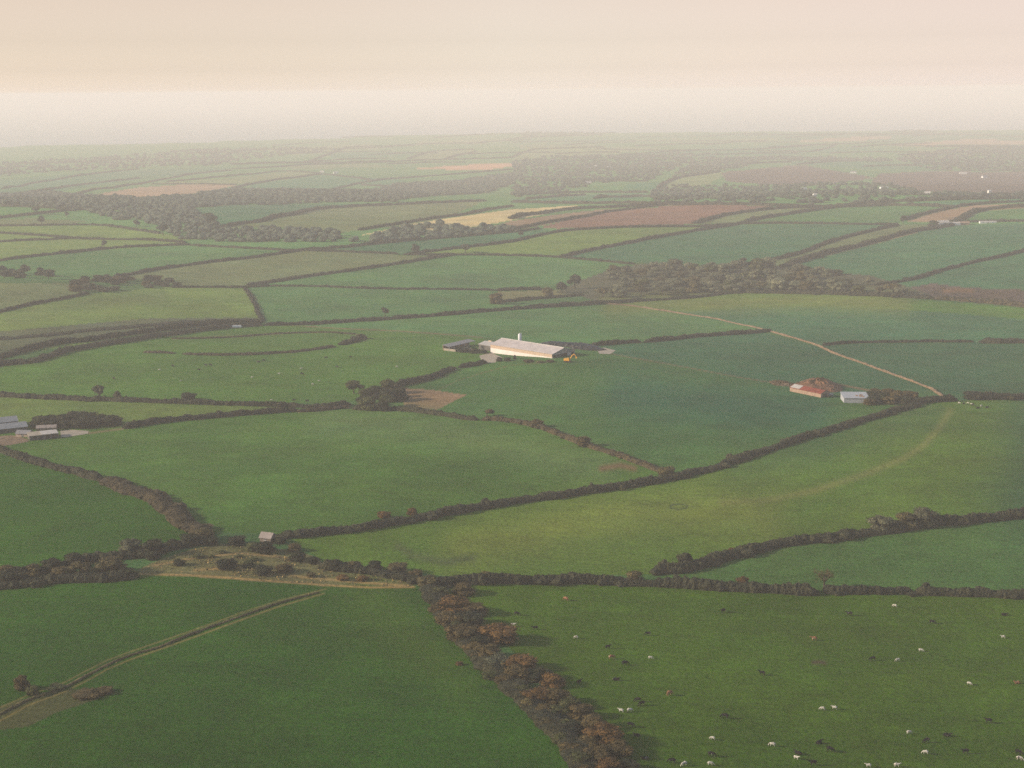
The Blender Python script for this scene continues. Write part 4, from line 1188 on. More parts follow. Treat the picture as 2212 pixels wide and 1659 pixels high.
def house(p, ang, L, W, he, hr, label, wall, roofm, cat='house', windows=4, door=True, chimney=True, name='farmhouse', group=None):
    """pitched-roof building: x along the ridge, front at y = 0"""
    root = empty(name, p, ang)
    tag(root, label, cat, group)
    m = MB()
    c = W / 2
    m.add([(0, 0, -2), (L, 0, -2), (L, W, -2), (0, W, -2), (0, 0, he), (L, 0, he), (L, W, he), (0, W, he), (0, c, hr), (L, c, hr)],
          [(0, 1, 5, 4), (2, 3, 7, 6), (1, 2, 6, 5), (3, 0, 4, 7)], [(5, 6, 9), (7, 4, 8)])
    obj('wall', m.mesh('wall'), M[wall], root)
    ro = obj('roof', gable_part(MB(), L, W, he, hr).mesh('roof'), M[roofm], root)
    if chimney:
        obj('chimney', MB().box(.3, 1.1, c - .5, c + .5, hr - .6, hr + 1.2).mesh('chimney'), M['stone'], ro)
    for i in range(windows):
        x = (i + .6) * L / (windows + .2)
        w = obj('window', MB().box(x - .45, x + .45, -.06, .1, he * .5, he * .5 + 1.1).mesh('window'), M['glass'], root)
        obj('sill', MB().box(x - .55, x + .55, -.12, .05, he * .5 - .14, he * .5 - .01).mesh('sill'), M['white'], w)
    if door:
        obj('door', MB().box(L * .5 - .5, L * .5 + .5, -.08, .1, 0, 2.05).mesh('door'), M['dark_wall'], root)
    return root


# the long cattle barn
bA = un([(1059.5, 764)])[0]
z0 = bA[2]
HE = 6.6
e = un_z([(1059.5, 743.7), (1193, 765), (1255, 757)], z0 + HE)
ax = e[1] - e[0]
LB = float(np.linalg.norm(ax[:2]))
WB = 26.0
barn = empty('cattle_barn', (e[0][0], e[0][1], z0), frame_of(e[0], ax))
tag(barn, 'long cattle barn with pale pinkish roof and sunlit white wall amid the fields', 'barn')
obj('wall', MB().box(0, LB, 0, .3, -3, 3.9).mesh('wall'), M['barn_wall'], barn)
bd = MB()
for i in range(int(LB / .5)):
    bd.box(i * .5 + .02, i * .5 + .47, -.06, .12, 3.92, HE)
o_ = obj('wall_boarding', bd.mesh('wall_boarding'), M['barn_board'], barn)
obj('rear_wall', MB().box(0, LB, WB - .3, WB, -3, HE).mesh('rear_wall'), M['gable'], barn)
obj('end_wall', MB().add([(.05, .32, -3), (.05, WB - .32, -3), (.05, WB - .32, HE), (.05, WB / 2, HE + 3), (.05, .32, HE), (.3, .32, -3), (.3, WB - .32, -3), (.3, WB - .32, HE), (.3, WB / 2, HE + 3), (.3, .32, HE)],
    [(0, 1, 6, 5), (0, 5, 9, 4), (1, 2, 7, 6), (0, 1, 2, 4), (5, 9, 7, 6)], [(4, 2, 3), (9, 8, 7)]).mesh('end_wall'), M['gable'], barn)
# open right-hand gable: posts, cladding in the apex, solid bay at each side
obj('gable_cladding', MB().add([(LB - .2, .32, HE - 1.2), (LB - .2, WB - .32, HE - 1.2), (LB - .2, WB - .32, HE), (LB - .2, WB / 2, HE + 3), (LB - .2, .32, HE),
                               (LB, .32, HE - 1.2), (LB, WB - .32, HE - 1.2), (LB, WB - .32, HE), (LB, WB / 2, HE + 3), (LB, .32, HE)],
    [(0, 1, 6, 5), (0, 5, 9, 4), (1, 2, 7, 6), (0, 1, 2, 4), (5, 9, 7, 6)], [(4, 2, 3), (9, 8, 7)]).mesh('gable_cladding'), M['gable'], barn)
for y in (.6, 4.6, 8.8, 17.4, 21.4, WB - .6):
    obj('post', MB().box(LB - .45, LB - .02, y - .22, y + .22, -3, HE - 1.22).mesh('post'), M['steel'], barn)
obj('gable_bay', MB().box(LB - .4, LB - .08, 17.7, 21.1, -3, HE - 1.25).mesh('gable_bay'), M['steel'], barn)
obj('feed_barrier', MB().box(LB - .35, LB - .05, .9, 4.3, -3, 2.2).mesh('feed_barrier'), M['steel'], barn)
roof = obj('roof', gable_part(MB(), LB, WB, HE, HE + 3.0, .6).mesh('roof'), M['barn_roof'], barn)
obj('ridge_cap', MB().box(-.4, LB + .4, WB / 2 - .6, WB / 2 + .6, HE + 3.1, HE + 3.45).mesh('ridge_cap'), M['roof_light'], roof)
sl = 3.0 / (WB / 2)
ca, sa = math.cos(barn.rotation_euler[2]), math.sin(barn.rotation_euler[2])


def at_barn(x, y):
    X, Y = e[0][0] + x * ca - y * sa, e[0][1] + x * sa + y * ca
    return X, Y


# lower dairy building joined behind the left end
px_, py_ = at_barn(-18, 5)
dairy = empty('dairy_shed', (px_, py_, z0), barn.rotation_euler[2])
tag(dairy, 'lower pale-roofed dairy shed standing against the left end of the long barn', 'shed')
obj('wall', MB().add([(0, 0, -2), (17.8, 0, -2), (17.8, 15, -2), (0, 15, -2), (0, 0, 4), (17.8, 0, 4), (17.8, 15, 4), (0, 15, 4), (0, 7.5, 5.6), (17.8, 7.5, 5.6)],
    [(0, 1, 5, 4), (2, 3, 7, 6), (1, 2, 6, 5), (3, 0, 4, 7)], [(5, 6, 9), (7, 4, 8)]).mesh('wall'), M['dark_wall'], dairy)
obj('roof', gable_part(MB(), 17.4, 15, 4, 5.6).mesh('roof'), M['pale_roof'], dairy)
obj('door', MB().box(3, 6.2, -.1, .1, 0, 3.2).mesh('door'), M['dark_in'], dairy)
px_, py_ = at_barn(-5, 15)
dr = dairy
obj('vent', MB().box(4, 7, 7.1, 7.9, 5.7, 6.5).mesh('vent'), M['barn_board'], dr)

# white feed bin behind the barn
p = un([(1086.6, 735)])[0]
bx, by = at_barn(5.5, 27.6)
bin_ = empty('feed_bin', (bx, by, float(zt(bx, by))))
tag(bin_, 'tall white feed bin standing up behind the left end of the long barn', 'feed bin')
zb = z0 - float(zt(bx, by))
m = MB().tube([(0, 0, zb + 3.2), (0, 0, zb + 5.2), (0, 0, zb + 11.6), (0, 0, zb + 12.3)], [.4, 1.35, 1.35, .5], 14)
obj('body', m.mesh('body', True), M['metal_white'], bin_)
for i in range(4):
    a = i * math.pi / 2 + .4
    obj('leg', MB().tube([(1.2 * math.cos(a), 1.2 * math.sin(a), -1), (1.2 * math.cos(a), 1.2 * math.sin(a), zb + 5.4)], [.1, .1], 6).mesh('leg'), M['metal_white'], bin_)
obj('fill_pipe', MB().tube([(1.45, 0, zb + .5), (1.45, 0, zb + 12.5), (.6, 0, zb + 12.9)], [.12, .12, .12], 6).mesh('fill_pipe'), M['metal_white'], bin_)

# low yard buildings left of the dairy
py = un([(984, 760)])[0]
q2 = un([(1040, 748)])[0]
yx = q2 - py
yard = empty('collecting_yard', (py[0], py[1], py[2]), math.atan2(yx[1], yx[0]))
tag(yard, 'low open cattle yard with pale walls and dark roof left of the dairy shed', 'cattle yard')
Ly = float(np.hypot(yx[0], yx[1]))
obj('wall', MB().box(0, Ly * .5, 0, .4, -1, 1.6).box(0, .4, .45, 12, -1, 1.7).mesh('wall'), M['concrete'], yard)
obj('roof', MB().hexa([(-.5, 6, 3.2), (Ly, 6, 3.2), (Ly, 13, 4.2), (-.5, 13, 4.2), (-.5, 6, 3.4), (Ly, 6, 3.4), (Ly, 13, 4.4), (-.5, 13, 4.4)]).mesh('roof'), M['slate'], yard)
obj('rear_wall', MB().box(0, Ly, 12.4, 12.8, -1, 3.9).mesh('rear_wall'), M['brick'], yard)
for i in range(6):
    obj('post', MB().box(i * Ly / 5.2 - .12, i * Ly / 5.2 + .12, 6.2, 6.44, -1, 3.15).mesh('post'), M['steel'], yard)
t = un([(1010, 758)])[0]
tk = empty('water_tank', t, .3)
tag(tk, 'small pale rectangular tank in the yard beside the dairy shed', 'tank')
obj('body', MB().box(-3, 3, -1.2, 1.2, 0, 1.7).mesh('body'), M['pale_roof'], tk)
obj('rim', MB().box(-3.12, 3.12, -1.32, 1.32, 1.72, 1.85).mesh('rim'), M['concrete'], tk)


def patch(pts, name, label, mat, dz=.05):
    """paved surface following the ground"""
    W = un(pts)[:, :2]
    lo, hi = W.min(0), W.max(0)
    nx, ny = 40, 40
    gx, gy = np.meshgrid(np.linspace(lo[0], hi[0], nx), np.linspace(lo[1], hi[1], ny))
    V = np.column_stack([gx.ravel(), gy.ravel(), zt(gx.ravel(), gy.ravel()) + dz])
    i = (np.arange(ny - 1)[:, None] * nx + np.arange(nx - 1)[None, :]).ravel()
    q = np.stack([i, i + 1, i + nx + 1, i + nx], 1)
    cx, cy = V[q].mean(1)[:, 0], V[q].mean(1)[:, 1]
    q = q[inside([tuple(a) for a in W], cx, cy)]
    tag(obj(name, mk_mesh(name, V, q), mat), label, 'yard', kind='structure')


patch([(1035, 768), (1062, 762), (1085, 772), (1070, 783), (1050, 784), (1040, 778)], 'yard', 'grey concrete yard at the left corner of the long barn', M['concrete'])
patch([(1290, 754), (1305, 751), (1330, 757), (1318, 765), (1294, 764)], 'yard', 'pale concrete apron right of the silage clamp', M['concrete'])
patch([(130, 931), (150, 928), (192, 931), (190, 937), (150, 943), (132, 945)], 'yard', 'pale concrete yard of the roadside farm', M['concrete'])
patch([(-20, 944), (25, 940), (60, 948), (62, 954), (20, 962), (-20, 964)], 'yard', 'brown muddy yard of the roadside farm', M['earth'])

# black silage clamp behind the barn
W = un([(1165, 744), (1200, 748), (1240, 753), (1290, 760)])
W[:, :2] += np.array([4, 8])
cl = hedge_mesh('silage_clamp', W, 15, 3.2, np.random.default_rng(3), False)
tag(obj('silage_clamp', cl, M['plastic']), 'long black-sheeted silage clamp behind the right end of the barn', 'silage clamp')

# yellow excavator before the open gable
p = un([(1226, 782)])[0]
ex = empty('excavator', p, -.35)
tag(ex, 'yellow excavator working in front of the open barn gable', 'excavator')
for y in (-1.5, 1.5):
    tr = MB()
    for k in range(16):
        pass
    prof = [(-2.2, .1), (2.2, .1), (2.6, .5), (2.2, .95), (-2.2, .95), (-2.6, .5)]
    V = [(a, y - .4, b) for a, b in prof] + [(a, y + .4, b) for a, b in prof]
    tr.add(V, [(i, (i + 1) % 6, 6 + (i + 1) % 6, 6 + i) for i in range(6)] + [(0, 5, 4, 3), (0, 3, 2, 1), (6, 7, 8, 9), (6, 9, 10, 11)])
    obj('track', tr.mesh('track'), M['rubber'], ex)
obj('body', MB().box(-2.6, 1.6, -1.45, 1.45, 1.1, 1.5).hexa([(-2.8, -1.45, 1.52), (-.2, -1.45, 1.52), (-.2, 1.45, 1.52), (-2.8, 1.45, 1.52), (-2.5, -1.3, 2.7), (-.2, -1.3, 2.7), (-.2, 1.3, 2.7), (-2.5, 1.3, 2.7)]).mesh('body'), M['yellow'], ex)
cb = obj('cab', MB().hexa([(-.1, -1.4, 1.52), (1.6, -1.4, 1.52), (1.6, .1, 1.52), (-.1, .1, 1.52), (0, -1.3, 3.3), (1.3, -1.3, 3.3), (1.3, 0, 3.3), (0, 0, 3.3)]).mesh('cab'), M['yellow'], ex)
obj('windscreen', MB().hexa([(1.62, -1.25, 1.8), (1.66, -1.25, 1.8), (1.66, -.05, 1.8), (1.62, -.05, 1.8), (1.4, -1.2, 3.15), (1.44, -1.2, 3.15), (1.44, -.1, 3.15), (1.4, -.1, 3.15)]).mesh('windscreen'), M['glass'], cb)
obj('boom', MB().tube([(1.4, .6, 1.7), (3.4, .6, 5.0), (5.2, .6, 6.2)], [.42, .45, .32], 8).mesh('boom'), M['yellow'], ex)
obj('dipper', MB().tube([(5.0, .6, 6.3), (6.6, .6, 4.2)], [.34, .26], 8).mesh('dipper'), M['yellow'], ex)
obj('bucket', MB().hexa([(6.0, 0, 3.0), (7.2, 0, 3.2), (7.2, 1.2, 3.2), (6.0, 1.2, 3.0), (6.2, 0, 4.2), (7.0, 0, 4.3), (7.0, 1.2, 4.3), (6.2, 1.2, 4.2)]).mesh('bucket'), M['yellow'], ex)

# sheds by the gateway
P = un([(1706, 845), (1773, 859)])
a = P[1] - P[0]
red = empty('red_roofed_shed', P[0], math.atan2(a[1], a[0]))
tag(red, 'long low shed with rusty red roof and pale brick wall below the spoil heap', 'shed')
Lr = float(np.hypot(a[0], a[1]))
obj('wall', MB().add([(0, 0, -2), (Lr, 0, -2), (Lr, 9, -2), (0, 9, -2), (0, 0, 2.6), (Lr, 0, 2.6), (Lr, 9, 2.6), (0, 9, 2.6), (0, 4.5, 4.2), (Lr, 4.5, 4.2)],
    [(0, 1, 5, 4), (2, 3, 7, 6), (1, 2, 6, 5), (3, 0, 4, 7)], [(5, 6, 9), (7, 4, 8)]).mesh('wall'), M['brick'], red)
rr = obj('roof', gable_part(MB(), Lr, 9, 2.6, 4.2).mesh('roof'), M['red_roof'], red)
V = [(.2, .1, 2.64), (Lr * .3, .1, 2.64), (Lr * .3, 4.4, 4.17), (.2, 4.4, 4.17)]
obj('new_sheet', MB().hexa([(x, y, z + .16) for x, y, z in V] + [(x, y, z + .26) for x, y, z in V]).mesh('new_sheet'), M['pale_roof'], rr)['label'] = 'white replacement sheets at the left end'
obj('door', MB().box(Lr - .02, Lr + .1, 2.5, 6.5, 0, 2.4).mesh('door'), M['dark_in'], red)
P = un([(1823, 870), (1877, 871.5)])
a = P[1] - P[0]
gs = empty('metal_shed', P[0], math.atan2(a[1], a[0]))
tag(gs, 'silver metal shed with flat rust-streaked roof beside the dark thicket', 'shed')
Lg, Wg = float(np.hypot(a[0], a[1])), 15.0
obj('wall', MB().box(0, Lg, 0, Wg, -2, 3.0).mesh('wall'), M['silver'], gs)
rr = obj('roof', MB().hexa([(-.4, -.4, 3.0), (Lg + .4, -.4, 3.0), (Lg + .4, Wg + .4, 3.9), (-.4, Wg + .4, 3.9), (-.4, -.4, 3.2), (Lg + .4, -.4, 3.2), (Lg + .4, Wg + .4, 4.1), (-.4, Wg + .4, 4.1)]).mesh('roof'), M['silver'], gs)
g = np.random.default_rng(4)
for k in range(5):
    x, y = g.uniform(2, Lg - 4), g.uniform(1, Wg - 5)
    zz = 3.22 + (y + .4) / (Wg + .8) * .9
    z2 = 3.22 + (y + 3.4) / (Wg + .8) * .9
    obj('rust_streak', MB().hexa([(x, y, zz), (x + 1.4, y, zz), (x + 1.9, y + 3, z2), (x + .3, y + 3, z2), (x, y, zz + .03), (x + 1.4, y, zz + .03), (x + 1.9, y + 3, z2 + .03), (x + .3, y + 3, z2 + .03)]).mesh('rust_streak'), M['rust_stain'], rr)
obj('side_door', MB().box(Lg, Lg + .1, 4, 9, 0, 2.8).mesh('side_door'), M['gable'], gs)

# spoil heap behind the red-roofed shed
def heap(pts, h, name, label, mat, seed):
    W = un(pts)[:, :2]
    c = W.mean(0)
    g = np.random.default_rng(seed)
    n, k = 40, 10
    an = np.linspace(0, 2 * math.pi, n, endpoint=False)
    ang = np.arctan2(*(W - c).T[::-1])
    o = np.argsort(ang)
    rad = np.interp(an, ang[o], np.linalg.norm(W - c, axis=1)[o], period=2 * math.pi)
    rn = lumps(np.linspace(0, 40, n), g, 5)
    V = []
    for j in range(k):
        f = 1 - j / (k - .5)
        for i in range(n):
            x, y = c + np.array([math.cos(an[i]), math.sin(an[i])]) * rad[i] * f
            V.append((x, y, float(zt(x, y)) - .3 + h * (1 - f ** 1.6) * (.6 + .7 * rn[(i + j) % n]) + g.normal(0, h * .04)))
    q = [(j * n + i, j * n + (i + 1) % n, (j + 1) * n + (i + 1) % n, (j + 1) * n + i) for j in range(k - 1) for i in range(n)]
    V.append((c[0], c[1], float(zt(*c)) + h * .95))
    t = [((k - 1) * n + i, (k - 1) * n + (i + 1) % n, k * n) for i in range(n)]
    ob = obj(name, mk_mesh(name, V, q, t), mat)
    tag(ob, label, 'heap')
    V = np.array(V)
    idx = g.integers(0, len(V), 900)
    Pq = V[idx] + g.normal(0, .8, (900, 3)) * [1, 1, .25]
    v, qq = leaf_quads(Pq, np.tile([0, 0, 1.0], (900, 1)), 1.0, g)
    obj('weeds', mk_mesh('weeds', v, qq), M['brown'], ob)


heap([(1704, 836), (1722, 828), (1760, 822), (1800, 826), (1820, 838), (1800, 848), (1765, 848), (1730, 842)], 6.0, 'spoil_heap', 'brown overgrown spoil heap behind the red-roofed shed', M['dirt'], 71)
heap([(1660, 826), (1690, 820), (1708, 826), (1705, 836), (1680, 834)], 1.6, 'spoil_heap', 'low tan earth heap where the faint track reaches the red-roofed shed', M['earth'], 72)
p = un([(1793, 856)])[0]
tr = empty('trailer', p, .5)
tag(tr, 'small pale farm trailer between the red-roofed shed and the metal shed', 'trailer')
obj('body', MB().box(-2, 2, -1, 1, .8, 1.8).mesh('body'), M['pale_roof'], tr)
obj('drawbar', MB().tube([(2, 0, .8), (3.6, 0, .5)], [.1, .08], 6).mesh('drawbar'), M['steel'], tr)
for s in (-1.12, 1.12):
    obj('wheel', MB().tube([(-.4, s - .12, .5), (-.4, s + .12, .5)], [.5, .5], 14).mesh('wheel'), M['rubber'], tr)

# roadside farm at the left edge
P = un([(-60, 944), (60, 930)])
a = P[1] - P[0]
ang = math.atan2(a[1], a[0])
Lf = float(np.hypot(a[0], a[1]))
for k, (off, W_, he, hr, lab) in enumerate([(0, 15, 2.4, 4.0, 'long grey-roofed farm shed at the left edge, the nearer of two'), (16.5, 14, 2.8, 4.6, 'long grey-roofed farm shed at the left edge, the farther of two')]):
    pp = P[0] + np.array([-math.sin(ang), math.cos(ang), 0]) * off
    house((pp[0], pp[1], float(zt(*P[1][:2]))), ang, Lf * (1 if k == 0 else .9), W_, he, hr, lab, 'dark_wall', 'grey_roof', 'shed', 0, True, False, 'farm_shed')
P = un([(34, 944), (54, 947)])
a = P[1] - P[0]
house(P[0], math.atan2(a[1], a[0]) + .5, 8, 6, 2.0, 3.4, 'small cream gabled outbuilding in the yard of the roadside farm', 'barn_board', 'slate', 'outbuilding', 1, True, False, 'outbuilding')
P = un([(64, 952), (127, 946)])
a = P[1] - P[0]
fb = empty('flat_roofed_shed', P[0], math.atan2(a[1], a[0]))
Lf = float(np.hypot(a[0], a[1]))
tag(fb, 'long flat-roofed dark-walled shed in front of the roadside farm, roof half white', 'shed')
obj('wall', MB().box(0, Lf, 0, 10, -2, 2.5).mesh('wall'), M['dark_wall'], fb)
rr = obj('roof', MB().box(-.3, Lf + .3, -.3, 10.3, 2.52, 2.75).mesh('roof'), M['concrete'], fb)
obj('white_sheet', MB().box(Lf * .42, Lf, .2, 9.8, 2.76, 2.85).mesh('white_sheet'), M['pale_roof'], rr)
for i in range(4):
    obj('door', MB().box(Lf * (.12 + .22 * i), Lf * (.12 + .22 * i) + 2, -.08, .1, 0, 2.3).mesh('door'), M['dark_in'], fb)
P = un([(62, 944)])
house(P[0] + np.array([0, 14, 0]), .2, 11, 5, 1.8, 2.9, 'low tan-roofed outbuilding behind the flat-roofed shed of the roadside farm', 'brick', 'stone_slate', 'outbuilding', 2, True, False, 'outbuilding')

# stone ruin in the trees above the rough triangle
P = un([(561, 1170), (579, 1172)])
house(P[0], -.35, 5.4, 4.6, 2.0, 3.7, 'small stone hut with pale slate roof among trees at the rough triangle', 'stone', 'stone_slate', 'hut', 1, True, False, 'stone_hut')

# white farm at the right
for (x, y), L_, W_, he, hr, an_, lab, wl_, rf in [
    ((2028, 488), 17, 10, 5, 8, .1, 'white farmhouse, tallest building of the white farm on the right', 'white', 'pale_roof'),
    ((2050, 487), 18, 8, 3, 5, .05, 'white low building in the middle of the white farm', 'white', 'pale_roof'),
    ((2072, 486), 16, 8, 3, 5, 0, 'low pinkish-roofed building at the right of the white farm', 'brick', 'brick'),
    ((2117, 483), 26, 6, 2.6, 3.8, 0, 'long low pale shed along the hedge right of the white farm', 'white', 'pale_roof')]:
    p = un([(x, y)])[0]
    house(p, an_, L_, W_, he, hr, lab, wl_, rf, 'farmhouse' if 'farmhouse' in lab else 'farm building', 3, True, he > 4, 'farmhouse' if he > 4 else 'farm_building')

# white cottages scattered through the far wooded country
COTT = [((1272, 364), 20, 'white cottage among the far trees, leftmost of the upper pair'), ((1288, 361), 16, 'white gabled cottage between the two other far upper white cottages'), ((1318, 363), 18, 'white cottage among the far trees, right of the upper cottages'),
        ((1273, 396), 22, 'white cottage below the upper far cottages, beside a field'), ((1741, 411), 20, 'large white house on the near slope of the heath'), ((1763, 425), 9, 'small white cottage just below the large white house on the heath slope'),
        ((1845, 374), 24, 'long white house on the upper side of the heath'), ((1915, 409), 26, 'long white house below the dark trees on the heath'), ((2083, 376), 30, 'long cream house at the far right above the heath'),
        ((2132, 384), 24, 'low white house right of the long cream house'), ((2140, 417), 8, 'tiny bluish-white cottage at the right below the heath'), ((2005, 421), 14, 'small grey cottage below the heath trees'),
        ((525, 309), 24, 'white house on the hazy left skyline'), ((697, 373), 18, 'pale shed in the hazy left fields, the left of two'), ((728, 375), 22, 'pale shed in the hazy left fields, the right of two'), ((275, 347), 20, 'faint pale house in the hazy left distance')]
P = un([c[0] for c in COTT])
for i, (c, L_, lab) in enumerate(COTT):
    house(P[i] - np.array([L_ / 2, 0, 0]), [.15, -.3, .3, -.1, .4][i % 5], L_ * .75, 7, 4.0, 6.6, lab, 'white', 'pale_roof' if i % 3 else 'slate', 'house', 3, True, True, 'white_house')

# vehicles standing on the lane
for j, (x, off) in enumerate([(508, 0), (517, 0)]):
    p = un([(x, 708)])[0]
    v = empty('parked_van', p, .15)
    tag(v, ['white van parked on the lane left of the ring earthwork, front one', 'white van parked on the lane left of the ring earthwork, rear one'][j], 'van', 'vans parked on the lane')
    obj('body', MB().hexa([(-2.6, -1, .45), (2.6, -1, .45), (2.6, 1, .45), (-2.6, 1, .45), (-2.55, -.92, 2.2), (1.5, -.92, 2.2), (1.5, .92, 2.2), (-2.55, .92, 2.2)]).mesh('body'), M['white'], v)
    obj('windscreen', MB().hexa([(1.62, -.8, 1.95), (1.66, -.8, 1.95), (1.66, .8, 1.95), (1.62, .8, 1.95), (2.2, -.85, 1.2), (2.24, -.85, 1.2), (2.24, .85, 1.2), (2.2, .85, 1.2)]).mesh('windscreen'), M['glass'], v)
    for wx in (-1.7, 1.7):
        for wy in (-.95, .95):
            obj('wheel', MB().tube([(wx, wy - .1, .36), (wx, wy + .1, .36)], [.36, .36], 12).mesh('wheel'), M['rubber'], v)

# pale field gate at the end of the short lane
p, q = un([(722, 882), (752, 873)])
a = q - p
gt = empty('field_wall', p, math.atan2(a[1], a[0]))
Lw = float(np.hypot(a[0], a[1]))
tag(gt, 'short pale wall along the lane at the left of the copse', 'wall')
w_ = MB()
for i in range(12):
    x0, x1 = i * Lw / 12, (i + 1) * Lw / 12 - .01
    w_.box(x0, x1, 0, .5, -1.5, 1.1 + .1 * math.sin(i * 2.3) + float(zt(p[0] + a[0] * i / 12, p[1] + a[1] * i / 12)) - p[2])
obj('wall_face', w_.mesh('wall_face'), M['concrete'], gt)

# ------------------------------------------------------------------ cattle
def cow_mesh(name, pose, g):
    bm_v = [('rump', (0, -.85, 1.12), (.26, .34)), ('hip', (0, -.55, 1.15), (.32, .40)), ('belly', (0, 0, 1.08), (.36, .44)), ('chest', (0, .5, 1.12), (.30, .42)), ('wither', (0, .75, 1.22), (.22, .32))]
    E = [(0, 1), (1, 2), (2, 3), (3, 4)]
    pts = [b[1] for b in bm_v]
    rad = [b[2] for b in bm_v]

    def chain(root, ps, rs):
        k = root
        for p_, r in zip(ps, rs):
            pts.append(p_)
            rad.append((r, r))
            E.append((k, len(pts) - 1))
            k = len(pts) - 1
    if pose == 'graze':
        chain(4, [(0, 1.05, 1.0), (0, 1.3, .6), (0, 1.42, .3), (0, 1.5, .1)], [.2, .16, .15, .08])
    elif pose == 'stand':
        chain(4, [(0, 1.05, 1.42), (0, 1.25, 1.58), (.0, 1.5, 1.5), (0, 1.68, 1.38)], [.2, .16, .15, .09])
    else:
        chain(4, [(0, 1.0, 1.5), (.12, 1.2, 1.66), (.2, 1.42, 1.56), (.24, 1.58, 1.46)], [.2, .16, .15, .09])
    for sx in (-1, 1):
        if pose == 'lie':
            chain(1, [(.3 * sx, -.55, .85), (.45 * sx, -.1, .76), (.4 * sx, -.6, .70)], [.18, .11, .07])
            chain(3, [(.22 * sx, .55, .85), (.3 * sx, .95, .74), (.3 * sx, .6, .70)], [.15, .09, .07])
        else:
            chain(1, [(.2 * sx, -.62, .85), (.2 * sx, -.52, .62), (.2 * sx, -.72, .42), (.2 * sx, -.68, .06)], [.2, .12, .075, .07])
            chain(3, [(.18 * sx, .6, .8), (.18 * sx, .62, .42), (.18 * sx, .6, .06)], [.15, .08, .065])
    chain(0, [(0, -1.02, 1.15), (0, -1.1, .7), (0, -1.1, .45)], [.07, .04, .06])
    if pose == 'lie':
        pts[:] = [(x, y, z - .62) for x, y, z in pts]
    me = bpy.data.meshes.new(name)
    me.from_pydata(pts, E, [])
    o = bpy.data.objects.new('tmp', me)
    COL.objects.link(o)
    o.modifiers.new('s', 'SKIN')
    lay = me.skin_vertices[0] if me.skin_vertices else None
    if lay is None:
        return None
    for i, r in enumerate(rad):
        lay.data[i].radius = r
        lay.data[i].use_root = (i == 2)
    ss = o.modifiers.new('d', 'SUBSURF')
    ss.levels = 1
    dg = bpy.context.evaluated_depsgraph_get()
    out = bpy.data.meshes.new_from_object(o.evaluated_get(dg))
    bpy.data.objects.remove(o)
    out.name = name
    # ears and horn stubs belong to the same body mesh
    return out


def hide(name, base, blotch, amount):
    m, N, L, b = new_mat(name, .8)
    tc = N.new('ShaderNodeTexCoord')
    oi = N.new('ShaderNodeObjectInfo')
    ad = N.new('ShaderNodeVectorMath')
    ad.operation = 'ADD'
    sc2 = N.new('ShaderNodeVectorMath')
    sc2.operation = 'SCALE'
    sc2.inputs[0].default_value = (37, 19, 53)
    L.new(oi.outputs['Random'], sc2.inputs['Scale'])
    L.new(tc.outputs['Object'], ad.inputs[0])
    L.new(sc2.outputs[0], ad.inputs[1])
    t = N.new('ShaderNodeTexNoise')
    t.inputs['Scale'].default_value = 1.3
    t.inputs['Detail'].default_value = 1
    L.new(ad.outputs[0], t.inputs['Vector'])
    r = N.new('ShaderNodeValToRGB')
    r.color_ramp.interpolation = 'CONSTANT'
    r.color_ramp.elements[0].color = (*base, 1)
    r.color_ramp.elements[1].position = amount
    r.color_ramp.elements[1].color = (*blotch, 1)
    L.new(t.outputs[0], r.inputs[0])
    L.new(r.outputs[0], b.inputs['Base Color'])
    return m


HIDE = {'W': hide('hide_white', (.44, .40, .34), (.10, .08, .07), .66), 'D': hide('hide_black', (.007, .006, .006), (.4, .38, .34), .72), 'B': hide('hide_brown', (.22, .10, .05), (.55, .42, .32), .68)}
COWM = [cow_mesh('cow_body', p_, None) for p_ in ('graze', 'graze', 'stand', 'lie')]
for me_ in COWM:
    me_.materials.clear()
    me_.materials.append(HIDE['W'])
CN = {'W': 'white', 'D': 'black', 'B': 'brown'}


def herd(cows, bands, group, seed):
    """cows: (x, y, colour) in survey units; every label gives colour, part of the field and the place along it"""
    g = random.Random(seed)
    P = un([(c[0], c[1] + 3) for c in cows])
    byk = {}
    for i, c in enumerate(cows):
        b = next(t for lim, t in bands if c[1] < lim)
        byk.setdefault((c[2], b), []).append(i)
    for (col, b), idx in byk.items():
        idx.sort(key=lambda i: cows[i][0])
        for r, i in enumerate(idx):
            pose = g.choice([0, 1, 2, 3] if col != 'W' else [0, 1, 2])
            o = bpy.data.objects.new('cow', COWM[pose])
            COL.objects.link(o)
            o.location = [float(v) for v in P[i]]
            o.rotation_euler[2] = g.choice([1.57, -1.57]) + g.uniform(-.7, .7)
            s_ = g.uniform(.72, .88) if col == 'W' else g.uniform(.95, 1.15)
            o.scale = (s_, s_, s_)
            o.material_slots[0].link = 'OBJECT'
            o.material_slots[0].material = HIDE[col]
            verb = 'lying' if pose == 3 else ('standing' if pose == 2 else 'grazing')
            where = 'only %s one there' % CN[col] if len(idx) == 1 else '%s %s one from the left' % (ORD[r], CN[col])
            tag(o, f'{CN[col]} cow {verb} {b}, {where}', 'cow', group)


def c8(x, y, k): return 1347.8 + .4009 * x, 993.6 + .4009 * y, k
def c7k(x, y, k): return c7(x, y) + (k,)
def c3(x, y, k): return .3906 * x, 553 + .3906 * y, k
def c5(x, y, k): return 1434 + .3515 * x, 553 + .3515 * y, k


